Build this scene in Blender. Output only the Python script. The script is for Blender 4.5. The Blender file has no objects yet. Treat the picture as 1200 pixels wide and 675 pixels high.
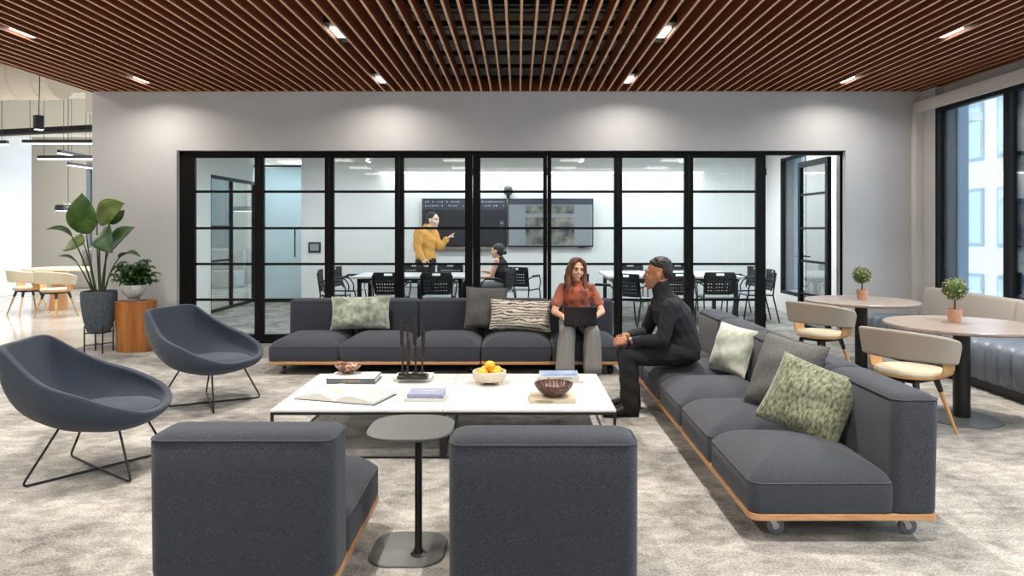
import bpy, bmesh, math, random
from mathutils import Vector, Matrix, Euler
random.seed(7)
C = bpy.context.scene
COL = C.collection
PI = math.pi
F = 820.0; VX = 607.0; VY = 268.0; H = 1.5       # focal length in pixels, vanishing point, eye height

def at(px, py, z):
    """world x, y of a photo point lying at height z"""
    d = F * (H - z) / (py - VY)
    return ((px - VX) / F * d, d)
def wx(px, d): return (px - VX) / F * d
def wz(py, d): return H - (py - VY) / F * d

# ------------------------------------------------------------------ materials
def lin(c):
    return tuple(((v / 12.92) if v <= 0.04045 else ((v + 0.055) / 1.055) ** 2.4) for v in [x / 255 for x in c]) + (1,)
MATS = {}
def mat(name, rgb, rough=0.6, rgb2=None, scale=20.0, kind='noise', detail=4.0, bump=0.0, bscale=None, metal=0.0,
        lo=0.35, hi=0.65, emit=0.0, stretch=(1, 1, 1), sheen=0.0, coat=0.0, rgb3=None, dist=0.0, spec=0.5, band='X'):
    m = bpy.data.materials.new(name); m.use_nodes = True
    nt = m.node_tree; N = nt.nodes; L = nt.links
    b = N['Principled BSDF']
    b.inputs['Base Color'].default_value = lin(rgb)
    b.inputs['Roughness'].default_value = rough
    b.inputs['Metallic'].default_value = metal
    b.inputs['Specular IOR Level'].default_value = spec
    b.inputs['Sheen Weight'].default_value = sheen
    b.inputs['Coat Weight'].default_value = coat
    tc = mp = None
    if rgb2 or bump:
        tc = N.new('ShaderNodeTexCoord'); mp = N.new('ShaderNodeMapping'); mp.inputs['Scale'].default_value = stretch
        L.new(tc.outputs['Object'], mp.inputs['Vector'])
    if rgb2:
        if kind == 'noise':
            t = N.new('ShaderNodeTexNoise'); t.inputs['Scale'].default_value = scale; t.inputs['Detail'].default_value = detail
            t.inputs['Distortion'].default_value = dist
            out = t.outputs['Fac']
        elif kind == 'wave':
            t = N.new('ShaderNodeTexWave'); t.bands_direction = band; t.inputs['Scale'].default_value = scale; t.inputs['Distortion'].default_value = dist
            t.inputs['Detail'].default_value = detail; t.inputs['Detail Scale'].default_value = 1.2
            out = t.outputs['Fac']
        else:
            t = N.new('ShaderNodeTexVoronoi'); t.inputs['Scale'].default_value = scale
            out = t.outputs['Distance']
        L.new(mp.outputs[0], t.inputs['Vector'])
        r = N.new('ShaderNodeValToRGB')
        r.color_ramp.elements[0].position = lo; r.color_ramp.elements[1].position = hi
        r.color_ramp.elements[0].color = lin(rgb); r.color_ramp.elements[1].color = lin(rgb2)
        if rgb3:
            e = r.color_ramp.elements.new((lo + hi) / 2); e.color = lin(rgb3)
        L.new(out, r.inputs['Fac']); L.new(r.outputs['Color'], b.inputs['Base Color'])
        if emit:
            L.new(r.outputs['Color'], b.inputs['Emission Color'])
    if emit:
        if not rgb2: b.inputs['Emission Color'].default_value = lin(rgb)
        b.inputs['Emission Strength'].default_value = emit
    if bump:
        t2 = N.new('ShaderNodeTexNoise'); t2.inputs['Scale'].default_value = bscale or scale; t2.inputs['Detail'].default_value = 3
        L.new(mp.outputs[0], t2.inputs['Vector'])
        bp = N.new('ShaderNodeBump'); bp.inputs['Strength'].default_value = bump; bp.inputs['Distance'].default_value = 0.004
        L.new(t2.outputs['Fac'], bp.inputs['Height']); L.new(bp.outputs['Normal'], b.inputs['Normal'])
    MATS[name] = m
    return m

def glass_mat(name, tint, refl=1.0, frost=0.0):
    """thin pane: clear body with a fresnel reflection; frost mixes in a translucent white film"""
    m = bpy.data.materials.new(name); m.use_nodes = True
    nt = m.node_tree; N = nt.nodes; L = nt.links
    N.remove(N['Principled BSDF']); out = N['Material Output']
    tr = N.new('ShaderNodeBsdfTransparent'); tr.inputs['Color'].default_value = lin(tint)
    gl = N.new('ShaderNodeBsdfGlossy'); gl.inputs['Roughness'].default_value = 0.02
    lw = N.new('ShaderNodeFresnel'); lw.inputs['IOR'].default_value = 1.4
    mul = N.new('ShaderNodeMath'); mul.operation = 'MULTIPLY'; mul.inputs[1].default_value = refl
    L.new(lw.outputs[0], mul.inputs[0])
    mx = N.new('ShaderNodeMixShader'); L.new(mul.outputs[0], mx.inputs['Fac'])
    first = tr.outputs[0]
    if frost:
        tl = N.new('ShaderNodeBsdfTranslucent'); tl.inputs['Color'].default_value = lin((225, 235, 240))
        df = N.new('ShaderNodeBsdfDiffuse'); df.inputs['Color'].default_value = lin((205, 218, 224))
        m1 = N.new('ShaderNodeMixShader'); m1.inputs['Fac'].default_value = 0.5
        L.new(tl.outputs[0], m1.inputs[1]); L.new(df.outputs[0], m1.inputs[2])
        m2 = N.new('ShaderNodeMixShader'); m2.inputs['Fac'].default_value = frost
        L.new(tr.outputs[0], m2.inputs[1]); L.new(m1.outputs[0], m2.inputs[2]); first = m2.outputs[0]
    L.new(first, mx.inputs[1]); L.new(gl.outputs[0], mx.inputs[2]); L.new(mx.outputs[0], out.inputs['Surface'])
    MATS[name] = m
    return m

mat('sofa_fabric', (32, 35, 45), 0.95, (84, 87, 95), 420, bump=0.5, lo=0.34, hi=0.74, sheen=0.15, detail=3, spec=0.15)
mat('piping_fabric', (70, 73, 80), 0.95)
mat('plinth_ply', (170, 122, 80), 0.5, (200, 156, 112), 8, stretch=(1, 1, 30), kind='noise')
mat('caster_metal', (190, 190, 192), 0.3, metal=0.9)
mat('caster_wheel', (112, 116, 122), 0.45)
mat('caster_black', (28, 28, 30), 0.45)
mat('lounge_fabric', (44, 50, 61), 0.92, (64, 71, 83), 320, bump=0.3, sheen=0.15, detail=2, spec=0.15)
mat('black_metal', (18, 18, 20), 0.4)
mat('frame_black', (8, 8, 10), 0.5, spec=0.25)
mat('wall_paint', (212, 211, 211), 0.85, (216, 215, 215), 2)
mat('white_paint', (236, 235, 232), 0.8)
mat('warm_white', (238, 231, 218), 0.8)
mat('ceiling_white', (238, 238, 236), 0.9)
mat('deck_black', (26, 26, 28), 0.9)
mat('beige_paint', (246, 238, 214), 0.85, (228, 218, 194), 6)
mat('duct_silver', (120, 122, 126), 0.35, metal=0.7)
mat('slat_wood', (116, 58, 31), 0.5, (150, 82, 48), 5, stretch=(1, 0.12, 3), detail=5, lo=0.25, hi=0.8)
mat('slat_edge_lit', (226, 182, 146), 0.5, (208, 160, 124), 8, stretch=(1, 0.15, 1))  # slat undersides: light bounced off the floor is put into this paler colour
mat('table_white', (216, 216, 214), 0.3, (202, 202, 201), 7, detail=6, dist=1.5, lo=0.45, hi=0.75)
mat('side_table_grey', (92, 94, 92), 0.38)
mat('cafe_top', (158, 146, 138), 0.32, (142, 130, 122), 5, stretch=(1, 6, 1))
mat('oak', (214, 170, 118), 0.5, (190, 142, 92), 10, stretch=(1, 1, 0.08), detail=5)
mat('oak_pale', (226, 204, 174), 0.5, (212, 186, 152), 8, stretch=(1, 1, .1))
mat('drum_oak', (196, 130, 66), 0.45, (158, 92, 42), 14, stretch=(1, 1, 0.06), detail=6)
mat('taupe_fabric', (150, 140, 128), 0.95, (168, 158, 146), 300, bump=0.3, spec=0.15)
mat('cream_fabric', (196, 184, 160), 0.95, (206, 196, 174), 200, spec=0.15)
mat('bench_leather', (98, 107, 120), 0.45, (108, 117, 130), 6, bump=0.05, bscale=60)
mat('bench_back', (178, 170, 162), 0.9, (190, 183, 175), 260, spec=0.2)
mat('pillow_green', (112, 122, 104), 0.75, (176, 184, 168), 14, detail=6, dist=0.6, bump=0.5, bscale=50, sheen=0.4)
mat('pillow_olive', (56, 62, 46), 0.75, (136, 140, 112), 46, detail=5, dist=0.3, bump=0.6, bscale=90, sheen=0.3, stretch=(1.6, 1, .8))
mat('pillow_pale', (150, 160, 146), 0.75, (204, 206, 196), 9, detail=5, dist=0.8, bump=0.4, bscale=40, sheen=0.3)
mat('pillow_linen', (58, 59, 62), 0.95, (112, 111, 110), 160, bump=0.5, stretch=(3, 1, .6))
mat('pillow_zebra', (84, 80, 78), 0.9, (206, 198, 184), 10, kind='wave', dist=9, detail=3, lo=0.15, hi=0.45, stretch=(0.5, 0.3, 1.0), band='Z')
mat('pot_slate', (66, 75, 84), 0.7, (80, 90, 98), 30)
mat('soil', (96, 62, 38), 0.95, (60, 40, 26), 40, bump=1.0)
mat('leaf_dark', (34, 66, 28), 0.45, (58, 92, 36), 12)
mat('leaf_banana', (42, 78, 24), 0.4, (78, 112, 34), 6, stretch=(1, 8, 1))
mat('leaf_olive', (104, 122, 30), 0.45, (84, 104, 28), 8)
mat('leaf_fine', (52, 80, 34), 0.5, (110, 134, 60), 30)
mat('stem_green', (58, 72, 40), 0.6)
mat('petal', (240, 210, 216), 0.7)
mat('bark', (110, 66, 40), 0.8)
mat('terracotta_pot', (206, 160, 136), 0.85, (190, 142, 118), 30)
mat('ceramic_white', (216, 218, 214), 0.35, (176, 178, 176), 12)
mat('silver', (196, 190, 180), 0.25, metal=0.9)
mat('tv_frame', (22, 24, 28), 0.4)
mat('screen_dark', (34, 36, 42), 0.3, emit=0.25)
mat('screen_bar', (56, 62, 74), 0.3, emit=0.35)
mat('screen_grey', (128, 134, 138), 0.3, emit=0.3)
mat('screen_photo', (44, 50, 60), 0.3, (138, 134, 124), 5, emit=0.25, detail=8)
mat('screen_glyph', (214, 220, 226), 0.3, emit=0.6)
mat('office_plastic', (30, 31, 34), 0.5)
mat('office_grey', (92, 94, 97), 0.6)
mat('seat_grey', (168, 170, 172), 0.7)
mat('laptop_shell', (30, 30, 33), 0.4)
mat('rust_velvet', (104, 36, 18), 0.6, (176, 84, 44), 9, detail=3, dist=1.0, sheen=0.6, bump=0.3, bscale=14)
mat('grey_wool', (112, 111, 110), 0.95, (136, 135, 132), 180, bump=0.4)
mat('jeans_blue', (120, 140, 170), 0.9)
mat('black_knit', (24, 25, 30), 0.95, (34, 35, 40), 200, bump=0.4)
mat('black_trouser', (20, 21, 25), 0.9, (27, 28, 32), 120)
mat('mustard_knit', (192, 134, 52), 0.9, (216, 162, 82), 60, bump=0.5)
mat('white_top', (226, 224, 218), 0.9)
mat('skin_light', (226, 178, 150), 0.5, (216, 164, 136), 12)
mat('skin_pale', (236, 200, 178), 0.5)
mat('skin_tan', (170, 116, 86), 0.5, (156, 104, 76), 12)
mat('hair_brown', (70, 42, 28), 0.45, (122, 78, 50), 60, stretch=(1, 1, 0.06), bump=0.4)
mat('hair_black', (24, 19, 17), 0.6, (40, 32, 28), 90, bump=0.8)
mat('lips', (176, 86, 78), 0.5)
mat('teeth', (240, 236, 228), 0.4)
mat('eye_dark', (24, 16, 12), 0.2)
mat('shoe_black', (20, 20, 22), 0.45)
mat('watch_steel', (80, 80, 84), 0.3, metal=0.8)
mat('bowl_marble', (92, 50, 38), 0.25, (214, 176, 156), 16, detail=6, dist=2.5, lo=0.48, hi=0.72)
mat('bowl_brown', (78, 42, 34), 0.35, (190, 160, 148), 14, detail=6, dist=2.0, lo=0.55, hi=0.8)
mat('bowl_striped', (212, 200, 180), 0.6, (176, 152, 130), 34, kind='wave', stretch=(0, 0, 1), lo=0.3, hi=0.7)
mat('orange_peel', (240, 168, 30), 0.5, (246, 186, 50), 60, bump=0.2, bscale=200)
mat('paper', (222, 220, 214), 0.8, (208, 205, 198), 3)
mat('page_print', (184, 164, 134), 0.8, (222, 219, 212), 16, detail=6)
mat('book_grey', (84, 92, 98), 0.6)
mat('book_white', (206, 204, 200), 0.6)
mat('book_blue', (134, 139, 168), 0.6, (148, 153, 180), 20)
mat('book_photo', (84, 110, 152), 0.5, (150, 168, 196), 6)
mat('book_cream', (206, 192, 164), 0.6)
mat('gold_ink', (206, 164, 84), 0.4)
mat('black_ink', (30, 28, 28), 0.6)
mat('white_ink', (232, 232, 236), 0.6)
mat('iron_brown', (62, 50, 44), 0.45, (40, 34, 32), 60, metal=0.3)
mat('fin_teal', (44, 66, 84), 0.5)
mat('fin_teal_reflection', (112, 140, 160), 0.45)
mat('facade', (226, 230, 234), 0.8)
mat('facade_frame', (160, 166, 174), 0.7)
mat('facade_glass', (186, 202, 214), 0.15)
mat('light_emit', (255, 250, 240), 0.5, emit=9.0)
mat('light_strip', (255, 252, 246), 0.5, emit=5.0)
mat('lamp_shade_black', (20, 20, 22), 0.4)
mat('concrete_polished', (206, 200, 190), 0.12, (186, 180, 170), 1.4, detail=6)
mat('grey_cushion', (128, 128, 134), 0.9)
mat('curtain', (190, 196, 204), 0.9)
mat('leather_brown', (120, 96, 80), 0.6)
glass_mat('glass_clear', (244, 247, 247), 0.7)
glass_mat('glass_blue', (190, 208, 216), 0.8)
glass_mat('glass_frost', (222, 236, 240), 0.6, frost=0.55)

def carpet():
    m = bpy.data.materials.new('carpet'); m.use_nodes = True
    nt = m.node_tree; N = nt.nodes; L = nt.links; b = N['Principled BSDF']
    b.inputs['Roughness'].default_value = 1.0; b.inputs['Specular IOR Level'].default_value = 0.1
    tc = N.new('ShaderNodeTexCoord')
    def noise(sc, st, det, dist=0.0):
        mp = N.new('ShaderNodeMapping'); mp.inputs['Scale'].default_value = st
        t = N.new('ShaderNodeTexNoise'); t.inputs['Scale'].default_value = sc; t.inputs['Detail'].default_value = det
        t.inputs['Distortion'].default_value = dist
        L.new(tc.outputs['Object'], mp.inputs['Vector']); L.new(mp.outputs[0], t.inputs['Vector']); return t.outputs['Fac']
    a = noise(1.7, (1, 1.0, 1), 7, 0.8); f = noise(85, (1, 1, 1), 2); g = noise(9, (1, 1.5, 1), 6, 0.6)
    def mth(op, x, y):
        n = N.new('ShaderNodeMath'); n.operation = op
        for i, v in enumerate((x, y)):
            if isinstance(v, float): n.inputs[i].default_value = v
            else: L.new(v, n.inputs[i])
        return n.outputs[0]
    s = mth('ADD', mth('MULTIPLY', a, 0.42), mth('ADD', mth('MULTIPLY', g, 0.28), mth('MULTIPLY', f, 0.30)))
    r = N.new('ShaderNodeValToRGB'); cr = r.color_ramp
    cr.elements[0].position = 0.36; cr.elements[0].color = lin((92, 90, 88))
    cr.elements[1].position = 0.64; cr.elements[1].color = lin((194, 190, 183))
    e = cr.elements.new(0.5); e.color = lin((148, 145, 140))
    L.new(s, r.inputs['Fac']); L.new(r.outputs['Color'], b.inputs['Base Color'])
    bp = N.new('ShaderNodeBump'); bp.inputs['Strength'].default_value = 0.6; bp.inputs['Distance'].default_value = 0.006
    L.new(f, bp.inputs['Height']); L.new(bp.outputs['Normal'], b.inputs['Normal'])
    MATS['carpet'] = m
carpet()

# ------------------------------------------------------------------ mesh tools
I4 = Matrix.Identity(4)
def T(x, y, z): return Matrix.Translation((x, y, z))
def R(ax, deg): return Matrix.Rotation(math.radians(deg), 4, ax)
def new(): return bmesh.new()
def _xf(vs, M):
    if M is not None:
        for v in vs: v.co = M @ v.co
def box(bm, x0, x1, y0, y1, z0, z1, M=None, bev=0.0, seg=2):
    r = bmesh.ops.create_cube(bm, size=1.0)
    vs = r['verts']
    for v in vs:
        v.co = Vector(((x0 + x1) / 2 + v.co.x * (x1 - x0), (y0 + y1) / 2 + v.co.y * (y1 - y0), (z0 + z1) / 2 + v.co.z * (z1 - z0)))
    if bev:
        es = list({e for v in vs for e in v.link_edges})
        r = bmesh.ops.bevel(bm, geom=es, offset=bev, segments=seg, affect='EDGES', profile=0.5)
        vs = list({v for f in r['faces'] for v in f.verts} | {v for v in vs if v.is_valid})
    _xf(vs, M)
    return bm
def ring_loft(bm, rings, cap0=True, cap1=True, closed=True):
    vr = [[bm.verts.new(p) for p in r] for r in rings]
    n = len(vr[0])
    for a, b in zip(vr, vr[1:]):
        for i in range(n if closed else n - 1):
            j = (i + 1) % n
            bm.faces.new((a[i], a[j], b[j], b[i]))
    if cap0: bm.faces.new(list(reversed(vr[0])))
    if cap1: bm.faces.new(vr[-1])
    return vr
def tube(bm, pts, r, seg=8, closed=False, radii=None, cap=True):
    pts = [Vector(p) for p in pts]; n = len(pts)
    rings = []; prev = None
    for i, p in enumerate(pts):
        if closed: t = pts[(i + 1) % n] - pts[i - 1]
        else: t = pts[min(i + 1, n - 1)] - pts[max(i - 1, 0)]
        if t.length < 1e-9: t = Vector((0, 0, 1))
        t.normalize()
        if prev is None:
            u = t.orthogonal().normalized()
        else:
            u = prev - t * prev.dot(t)
            u = u.normalized() if u.length > 1e-6 else t.orthogonal().normalized()
        prev = u; v = t.cross(u)
        rr = radii[i] if radii else r
        rings.append([p + (u * math.cos(2 * PI * k / seg) + v * math.sin(2 * PI * k / seg)) * rr for k in range(seg)])
    if closed:
        vr = ring_loft(bm, rings, False, False)
        a, b = vr[-1], vr[0]
        off = min(range(seg), key=lambda s: (a[0].co - b[s].co).length)
        for i in range(seg):
            j = (i + 1) % seg
            bm.faces.new((a[i], a[j], b[(j + off) % seg], b[(i + off) % seg]))
    else:
        ring_loft(bm, rings, cap, cap)
    return bm
def rounded(pts, rad, n=5):
    """polyline with its inner corners rounded"""
    pts = [Vector(p) for p in pts]; out = [pts[0]]
    for a, b, c in zip(pts, pts[1:], pts[2:]):
        da = (a - b); dc = (c - b); r = min(rad, da.length * .45, dc.length * .45)
        p0 = b + da.normalized() * r; p2 = b + dc.normalized() * r
        for k in range(n + 1):
            t = k / n
            out.append(p0 * (1 - t) ** 2 + b * 2 * t * (1 - t) + p2 * t * t)
    out.append(pts[-1]); return out
def lathe(bm, prof, seg=32, M=None, lobes=0, amp=0.0, cap0=True, cap1=True, sx=1.0, sy=1.0):
    rings = []
    for r, z in prof:
        ring = []
        for k in range(seg):
            a = 2 * PI * k / seg
            rr = r * (1 + amp * abs(math.cos(lobes * a / 2)) ** 0.7 - amp * .5) if lobes else r
            p = Vector((rr * math.cos(a) * sx, rr * math.sin(a) * sy, z))
            ring.append(M @ p if M is not None else p)
        rings.append(ring)
    ring_loft(bm, rings, cap0, cap1)
    return bm
def rr_ring(w, d, r, z, n=6, cx=0, cy=0):
    r = max(min(r, w / 2 - 1e-4, d / 2 - 1e-4), 1e-4)
    pts = []
    for qx, qy, a0 in ((1, 1, 0), (-1, 1, 90), (-1, -1, 180), (1, -1, 270)):
        for k in range(n + 1):
            a = math.radians(a0 + 90 * k / n)
            pts.append(Vector((cx + qx * (w / 2 - r) + r * math.cos(a), cy + qy * (d / 2 - r) + r * math.sin(a), z)))
    return pts
def rr_loft(bm, w, d, r, prof, cx=0, cy=0, M=None, n=6, shear=0.0, z0=0.0):
    """stack of rounded rectangles; prof = [(inset, z)], shear moves cy with height"""
    rings = []
    for ins, z in prof:
        rg = rr_ring(w - 2 * ins, d - 2 * ins, r - ins * .3 if r > ins * .3 else r * .3, z, n, cx, cy + shear * (z - z0))
        if M is not None: rg = [M @ p for p in rg]
        rings.append(rg)
    ring_loft(bm, rings)
    return bm
def sphere(bm, c, r, u=16, v=10, M=None):
    mt = T(*c) @ Matrix.Diagonal(Vector((r[0], r[1], r[2], 1)) if isinstance(r, (tuple, list, Vector)) else Vector((r, r, r, 1)))
    if M is not None: mt = M @ mt
    bmesh.ops.create_uvsphere(bm, u_segments=u, v_segments=v, radius=1.0, matrix=mt)
    return bm
def cyl(bm, c, r, z0, z1, seg=24, M=None, r2=None):
    return lathe(bm, [(r, z0), (r2 if r2 is not None else r, z1)], seg, (M if M is not None else I4) @ T(c[0], c[1], 0))

def build(name, bm, m, parent=None, loc=(0, 0, 0), rot=None, smooth=35, mats=None):
    bmesh.ops.recalc_face_normals(bm, faces=bm.faces)
    me = bpy.data.meshes.new(name); bm.to_mesh(me); bm.free()
    for k in ([m] if not mats else mats): me.materials.append(MATS[k])
    if smooth:
        me.shade_smooth()
        try: me.set_sharp_from_angle(angle=math.radians(smooth))
        except Exception: pass
    o = bpy.data.objects.new(name, me); COL.objects.link(o)
    o.location = loc
    if rot: o.rotation_euler = rot
    if parent: o.parent = parent
    return o
def tag(o, label=None, cat=None, group=None, kind=None):
    if label: o['label'] = label
    if cat: o['category'] = cat
    if group: o['group'] = group
    if kind: o['kind'] = kind
    return o
def thing(name, label, cat, loc=(0, 0, 0), rz=0.0, group=None, kind=None):
    o = bpy.data.objects.new(name, None); COL.objects.link(o); o.empty_display_size = 0.05
    o.location = loc; o.rotation_euler = (0, 0, math.radians(rz))
    return tag(o, label, cat, group, kind)
def copy_tree(o, parent=None):
    c = o.copy(); COL.objects.link(c)
    if parent: c.parent = parent
    for ch in KIDS(o): copy_tree(ch, c)
    return c
def KIDS(o): return [x for x in list(COL.objects) if x.parent == o]
def dup(o, loc, rz=0.0, label=None, group=None):
    c = copy_tree(o); c.location = loc; c.rotation_euler = (0, 0, math.radians(rz))
    if label: c['label'] = label
    if group: c['group'] = group
    return c
def text_part(name, s, size, m, parent, M, depth=0.0004):
    cu = bpy.data.curves.new(name, 'FONT'); cu.body = s; cu.size = size; cu.extrude = depth; cu.align_x = 'CENTER'; cu.align_y = 'CENTER'
    to = bpy.data.objects.new('tmp', cu); COL.objects.link(to)
    bpy.context.view_layer.update()
    me = bpy.data.meshes.new_from_object(to.evaluated_get(bpy.context.evaluated_depsgraph_get()))
    bpy.data.objects.remove(to); me.transform(M); me.materials.clear(); me.materials.append(MATS[m])
    o = bpy.data.objects.new(name, me); COL.objects.link(o); o.parent = parent
    return o

def area(name, loc, sx, sy, power, color=(1, 1, 1), rot=(0, 0, 0), spread=180, label=None, parent=None):
    l = bpy.data.lights.new(name, 'AREA'); l.shape = 'RECTANGLE'; l.size = sx; l.size_y = sy
    l.energy = power; l.color = color; l.spread = math.radians(spread)
    o = bpy.data.objects.new(name, l); COL.objects.link(o); o.location = loc; o.rotation_euler = rot
    if parent: o.parent = parent
    return o
# ------------------------------------------------------------------ room shell
YW = 9.08; CZ = 3.27; XL = -5.525; XR = 5.2
def struct(name, bm, m, label, cat, **k): return tag(build(name, bm, m, **k), label, cat, kind='structure')

b = new(); box(b, XL, 6.2, -5, 16.4, -0.1, 0.0)
struct('floor', b, 'carpet', 'mottled grey loop carpet covering the lounge and the meeting room', 'floor')
b = new(); box(b, -24, XL - .012, -5, 27, -0.1, -0.002)
struct('floor_polished', b, 'concrete_polished', 'shiny pale polished concrete floor of the open office at left', 'floor')
b = new(); box(b, XL - .012, XL, -5, YW, -0.1, 0.004)
struct('trim_floor_edge', b, 'silver', 'thin metal strip between grey carpet and polished floor', 'floor trim')

# north wall with one wide opening for the glazed partition
OX0, OX1, OZ = -4.43, 4.25, 2.515
b = new()
box(b, XL, OX0, YW, YW + .26, 0, 4.3); box(b, OX1, 5.3, YW, YW + .26, 0, 4.3); box(b, OX0, OX1, YW, YW + .26, OZ, 4.3)
struct('wall_back', b, 'wall_paint', 'smooth off-white wall framing the black gridded glass partition', 'wall')
b = new(); box(b, XL - .0, OX0 - .02, YW - .012, YW, 0.0, .09); box(b, OX1 + .02, XR, YW - .012, YW, 0.0, .09)
struct('baseboard_back', b, 'white_paint', 'low white baseboard along the wall around the glass partition', 'baseboard')

# east wall: strips between windows, head, pelmet
b = new()
for y0, y1 in ((8.72, YW), (-5.0, -3.98)): box(b, XR, 5.3, y0, y1, 0, 3.27)
box(b, XR, 5.3, -3.98, 8.72, 0, .5); box(b, 5.3, 5.36, -5, YW + .26, 3.0, 4.3); box(b, XR, 5.36, -5, YW, 3.0, 3.05)
struct('wall_right', b, 'wall_paint', 'white wall with tall dark framed windows behind the bench', 'wall')
b = new(); box(b, 5.12, 5.3, -5, YW - .002, 3.02, 3.13, bev=.004); box(b, 5.12, 5.135, -5, YW - .002, 2.985, 3.02)
struct('trim_1', b, 'white_paint', 'long white blind pelmet above the right hand windows', 'trim')
b = new(); box(b, 5.10, 5.2, 8.98, YW, 0, 3.02, bev=.004)
struct('trim_2', b, 'white_paint', 'narrow white corner casing between back wall and window wall', 'trim')

def window(name, x, y0, y1, z0, z1, label, depth=.08):
    w = thing(name, label, 'window', (x, (y0 + y1) / 2, z0), kind='structure')
    hy = (y1 - y0) / 2; hz = z1 - z0
    b = new(); t = .05
    box(b, 0, depth, -hy, -hy + t, 0, hz); box(b, 0, depth, hy - t, hy, 0, hz)
    box(b, 0, depth, -hy + t, hy - t, 0, t); box(b, 0, depth, -hy + t, hy - t, hz - t, hz)
    build('window_frame', b, 'frame_black', w)
    b = new(); box(b, .035, .045, -hy + t, hy - t, t, hz - t); build('pane', b, 'glass_clear', w)
    b = new(); box(b, depth + .005, .34, hy - .10, hy - .02, -.1, hz + .1, bev=.004)
    build('reveal_fin', b, 'fin_teal', w)
    b = new(); box(b, .20, .335, hy - .125, hy - .102, -.1, hz + .1)  # pale strip painted in for a reflection in the window glass
    build('fin_reflection', b, 'fin_teal_reflection', w)
    b = new(); box(b, depth, .5, -hy + .01, hy - .14, -.03, .06); build('outer_sill', b, 'facade', w)
    return w
ys = [8.72 - 1.27 * i for i in range(11)]
lab = {0: 'tall black framed window beside the white corner, teal fin outside', 1: 'tall dark framed window at right edge, behind the bench back'}
for i in range(10):
    window('window_%d' % (i + 1), XR, ys[i + 1], ys[i], .5, 3.0, lab.get(i, 'tall black framed window further along the bench wall towards the viewer'))

b = new(); box(b, -24, 5.36, -5.1, -5, -.1, 4.9); struct('wall_front', b, 'wall_paint', 'white wall behind the viewer', 'wall')
b = new(); box(b, -24.1, -24, -5, 27, -.1, 4.9); struct('wall_left', b, 'warm_white', 'far left end wall of the open office', 'wall')
# wooden slat ceiling, two bays, every slat a part
def slat_bay(y0, y1, label):
    t = thing('slat_ceiling_panel', label, 'slatted ceiling', (0, y0, CZ))
    n = 87; x0 = -5.46; sp = (5.27 + 5.46) / (n - 1); L_ = y1 - y0
    b = new(); box(b, -.0105, .0105, 0, L_, .003, .145); 
    proto = build('slat', b, 'slat_wood', t, smooth=0)
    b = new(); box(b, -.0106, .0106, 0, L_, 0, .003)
    edge = build('slat_edge_lit', b, 'slat_edge_lit', proto, smooth=0)
    for i in range(n):
        if i == 0: o = proto
        else:
            o = proto.copy(); COL.objects.link(o); o.parent = t
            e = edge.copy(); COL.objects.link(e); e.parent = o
        o.location = (x0 + sp * i, 0, 0)
    y = .35
    while y < L_:
        b = new(); box(b, -5.48, 5.29, y, y + .04, .145, .19); build('carrier', b, 'black_metal', t); y += .62
    return t
slat_bay(6.735, 9.06, 'reddish wood slat ceiling bay nearest the white back wall')
slat_bay(1.9, 6.715, 'reddish wood slat ceiling bay overhead at the top of the picture')
b = new(); box(b, -5.49, 5.3, 9.05, 9.079, 3.28, 3.44); struct('trim_3', b, 'slat_wood', 'wooden closing board above the back wall behind the slats', 'trim')
b = new(); box(b, -5.52, -5.49, 1.9, 9.06, 3.262, 3.44); struct('trim_4', b, 'slat_wood', 'wooden edge board closing the left side of the slat ceiling', 'trim')
b = new(); box(b, -5.52, 5.36, -5, YW + .26, 4.3, 4.4); struct('ceiling', b, 'deck_black', 'black painted structural deck above the wooden slats', 'ceiling')
b = new(); box(b, -5.5, 5.3, -5, 1.88, 3.27, 3.33); struct('ceiling_lounge', b, 'ceiling_white', 'white ceiling over the lounge behind the viewer', 'ceiling')
# services above the slats
def beam(name, label, cat, m, y, z0, z1, w, group=None):
    b = new(); box(b, -5.4, 5.3, y, y + w, z0, z1, bev=.004); tag(build(name, b, m), label, cat, group)
beam('ceiling_beam', 'wide beige ceiling beam above the slats at the picture top', 'beam', 'beige_paint', 5.35, 3.75, 4.0, .5)
beam('ceiling_beam', 'beige ceiling beam above the slats just beyond the joint', 'beam', 'beige_paint', 7.05, 3.85, 4.0, .30)
beam('ceiling_beam', 'beige ceiling beam above the slats nearest the back wall', 'beam', 'beige_paint', 8.0, 3.8, 3.95, .22)
b = new(); tube(b, [(-5.4, 6.55, 3.92), (5.3, 6.55, 3.92)], .12, 20)
o = build('ceiling_duct', b, 'duct_silver'); tag(o, 'round silver duct running across above the wooden slats', 'duct')
for x in [(-4.6 + i * 1.25) for i in range(8)]:
    b = new(); tube(b, [(x, 6.55 + .125 * math.cos(a), 3.92 + .125 * math.sin(a)) for a in [k * PI / 10 for k in range(20)]], .012, 6, closed=True)
    build('duct_band', b, 'duct_silver', o)
for y, z, r, lb in ((6.15, 3.7, .022, 'thin metal conduit above the slats in front of the silver duct'), (6.95, 3.68, .02, 'thin metal conduit above the slats behind the silver duct'),
                (7.6, 3.66, .018, 'thin conduit above the slats between the two far beams'), (8.45, 3.6, .02, 'thin conduit above the slats close to the back wall')):
    b = new(); tube(b, [(-5.4, y, z), (5.3, y, z)], r, 10)
    tag(build('ceiling_conduit', b, 'duct_silver'), lb, 'conduit')

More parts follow.
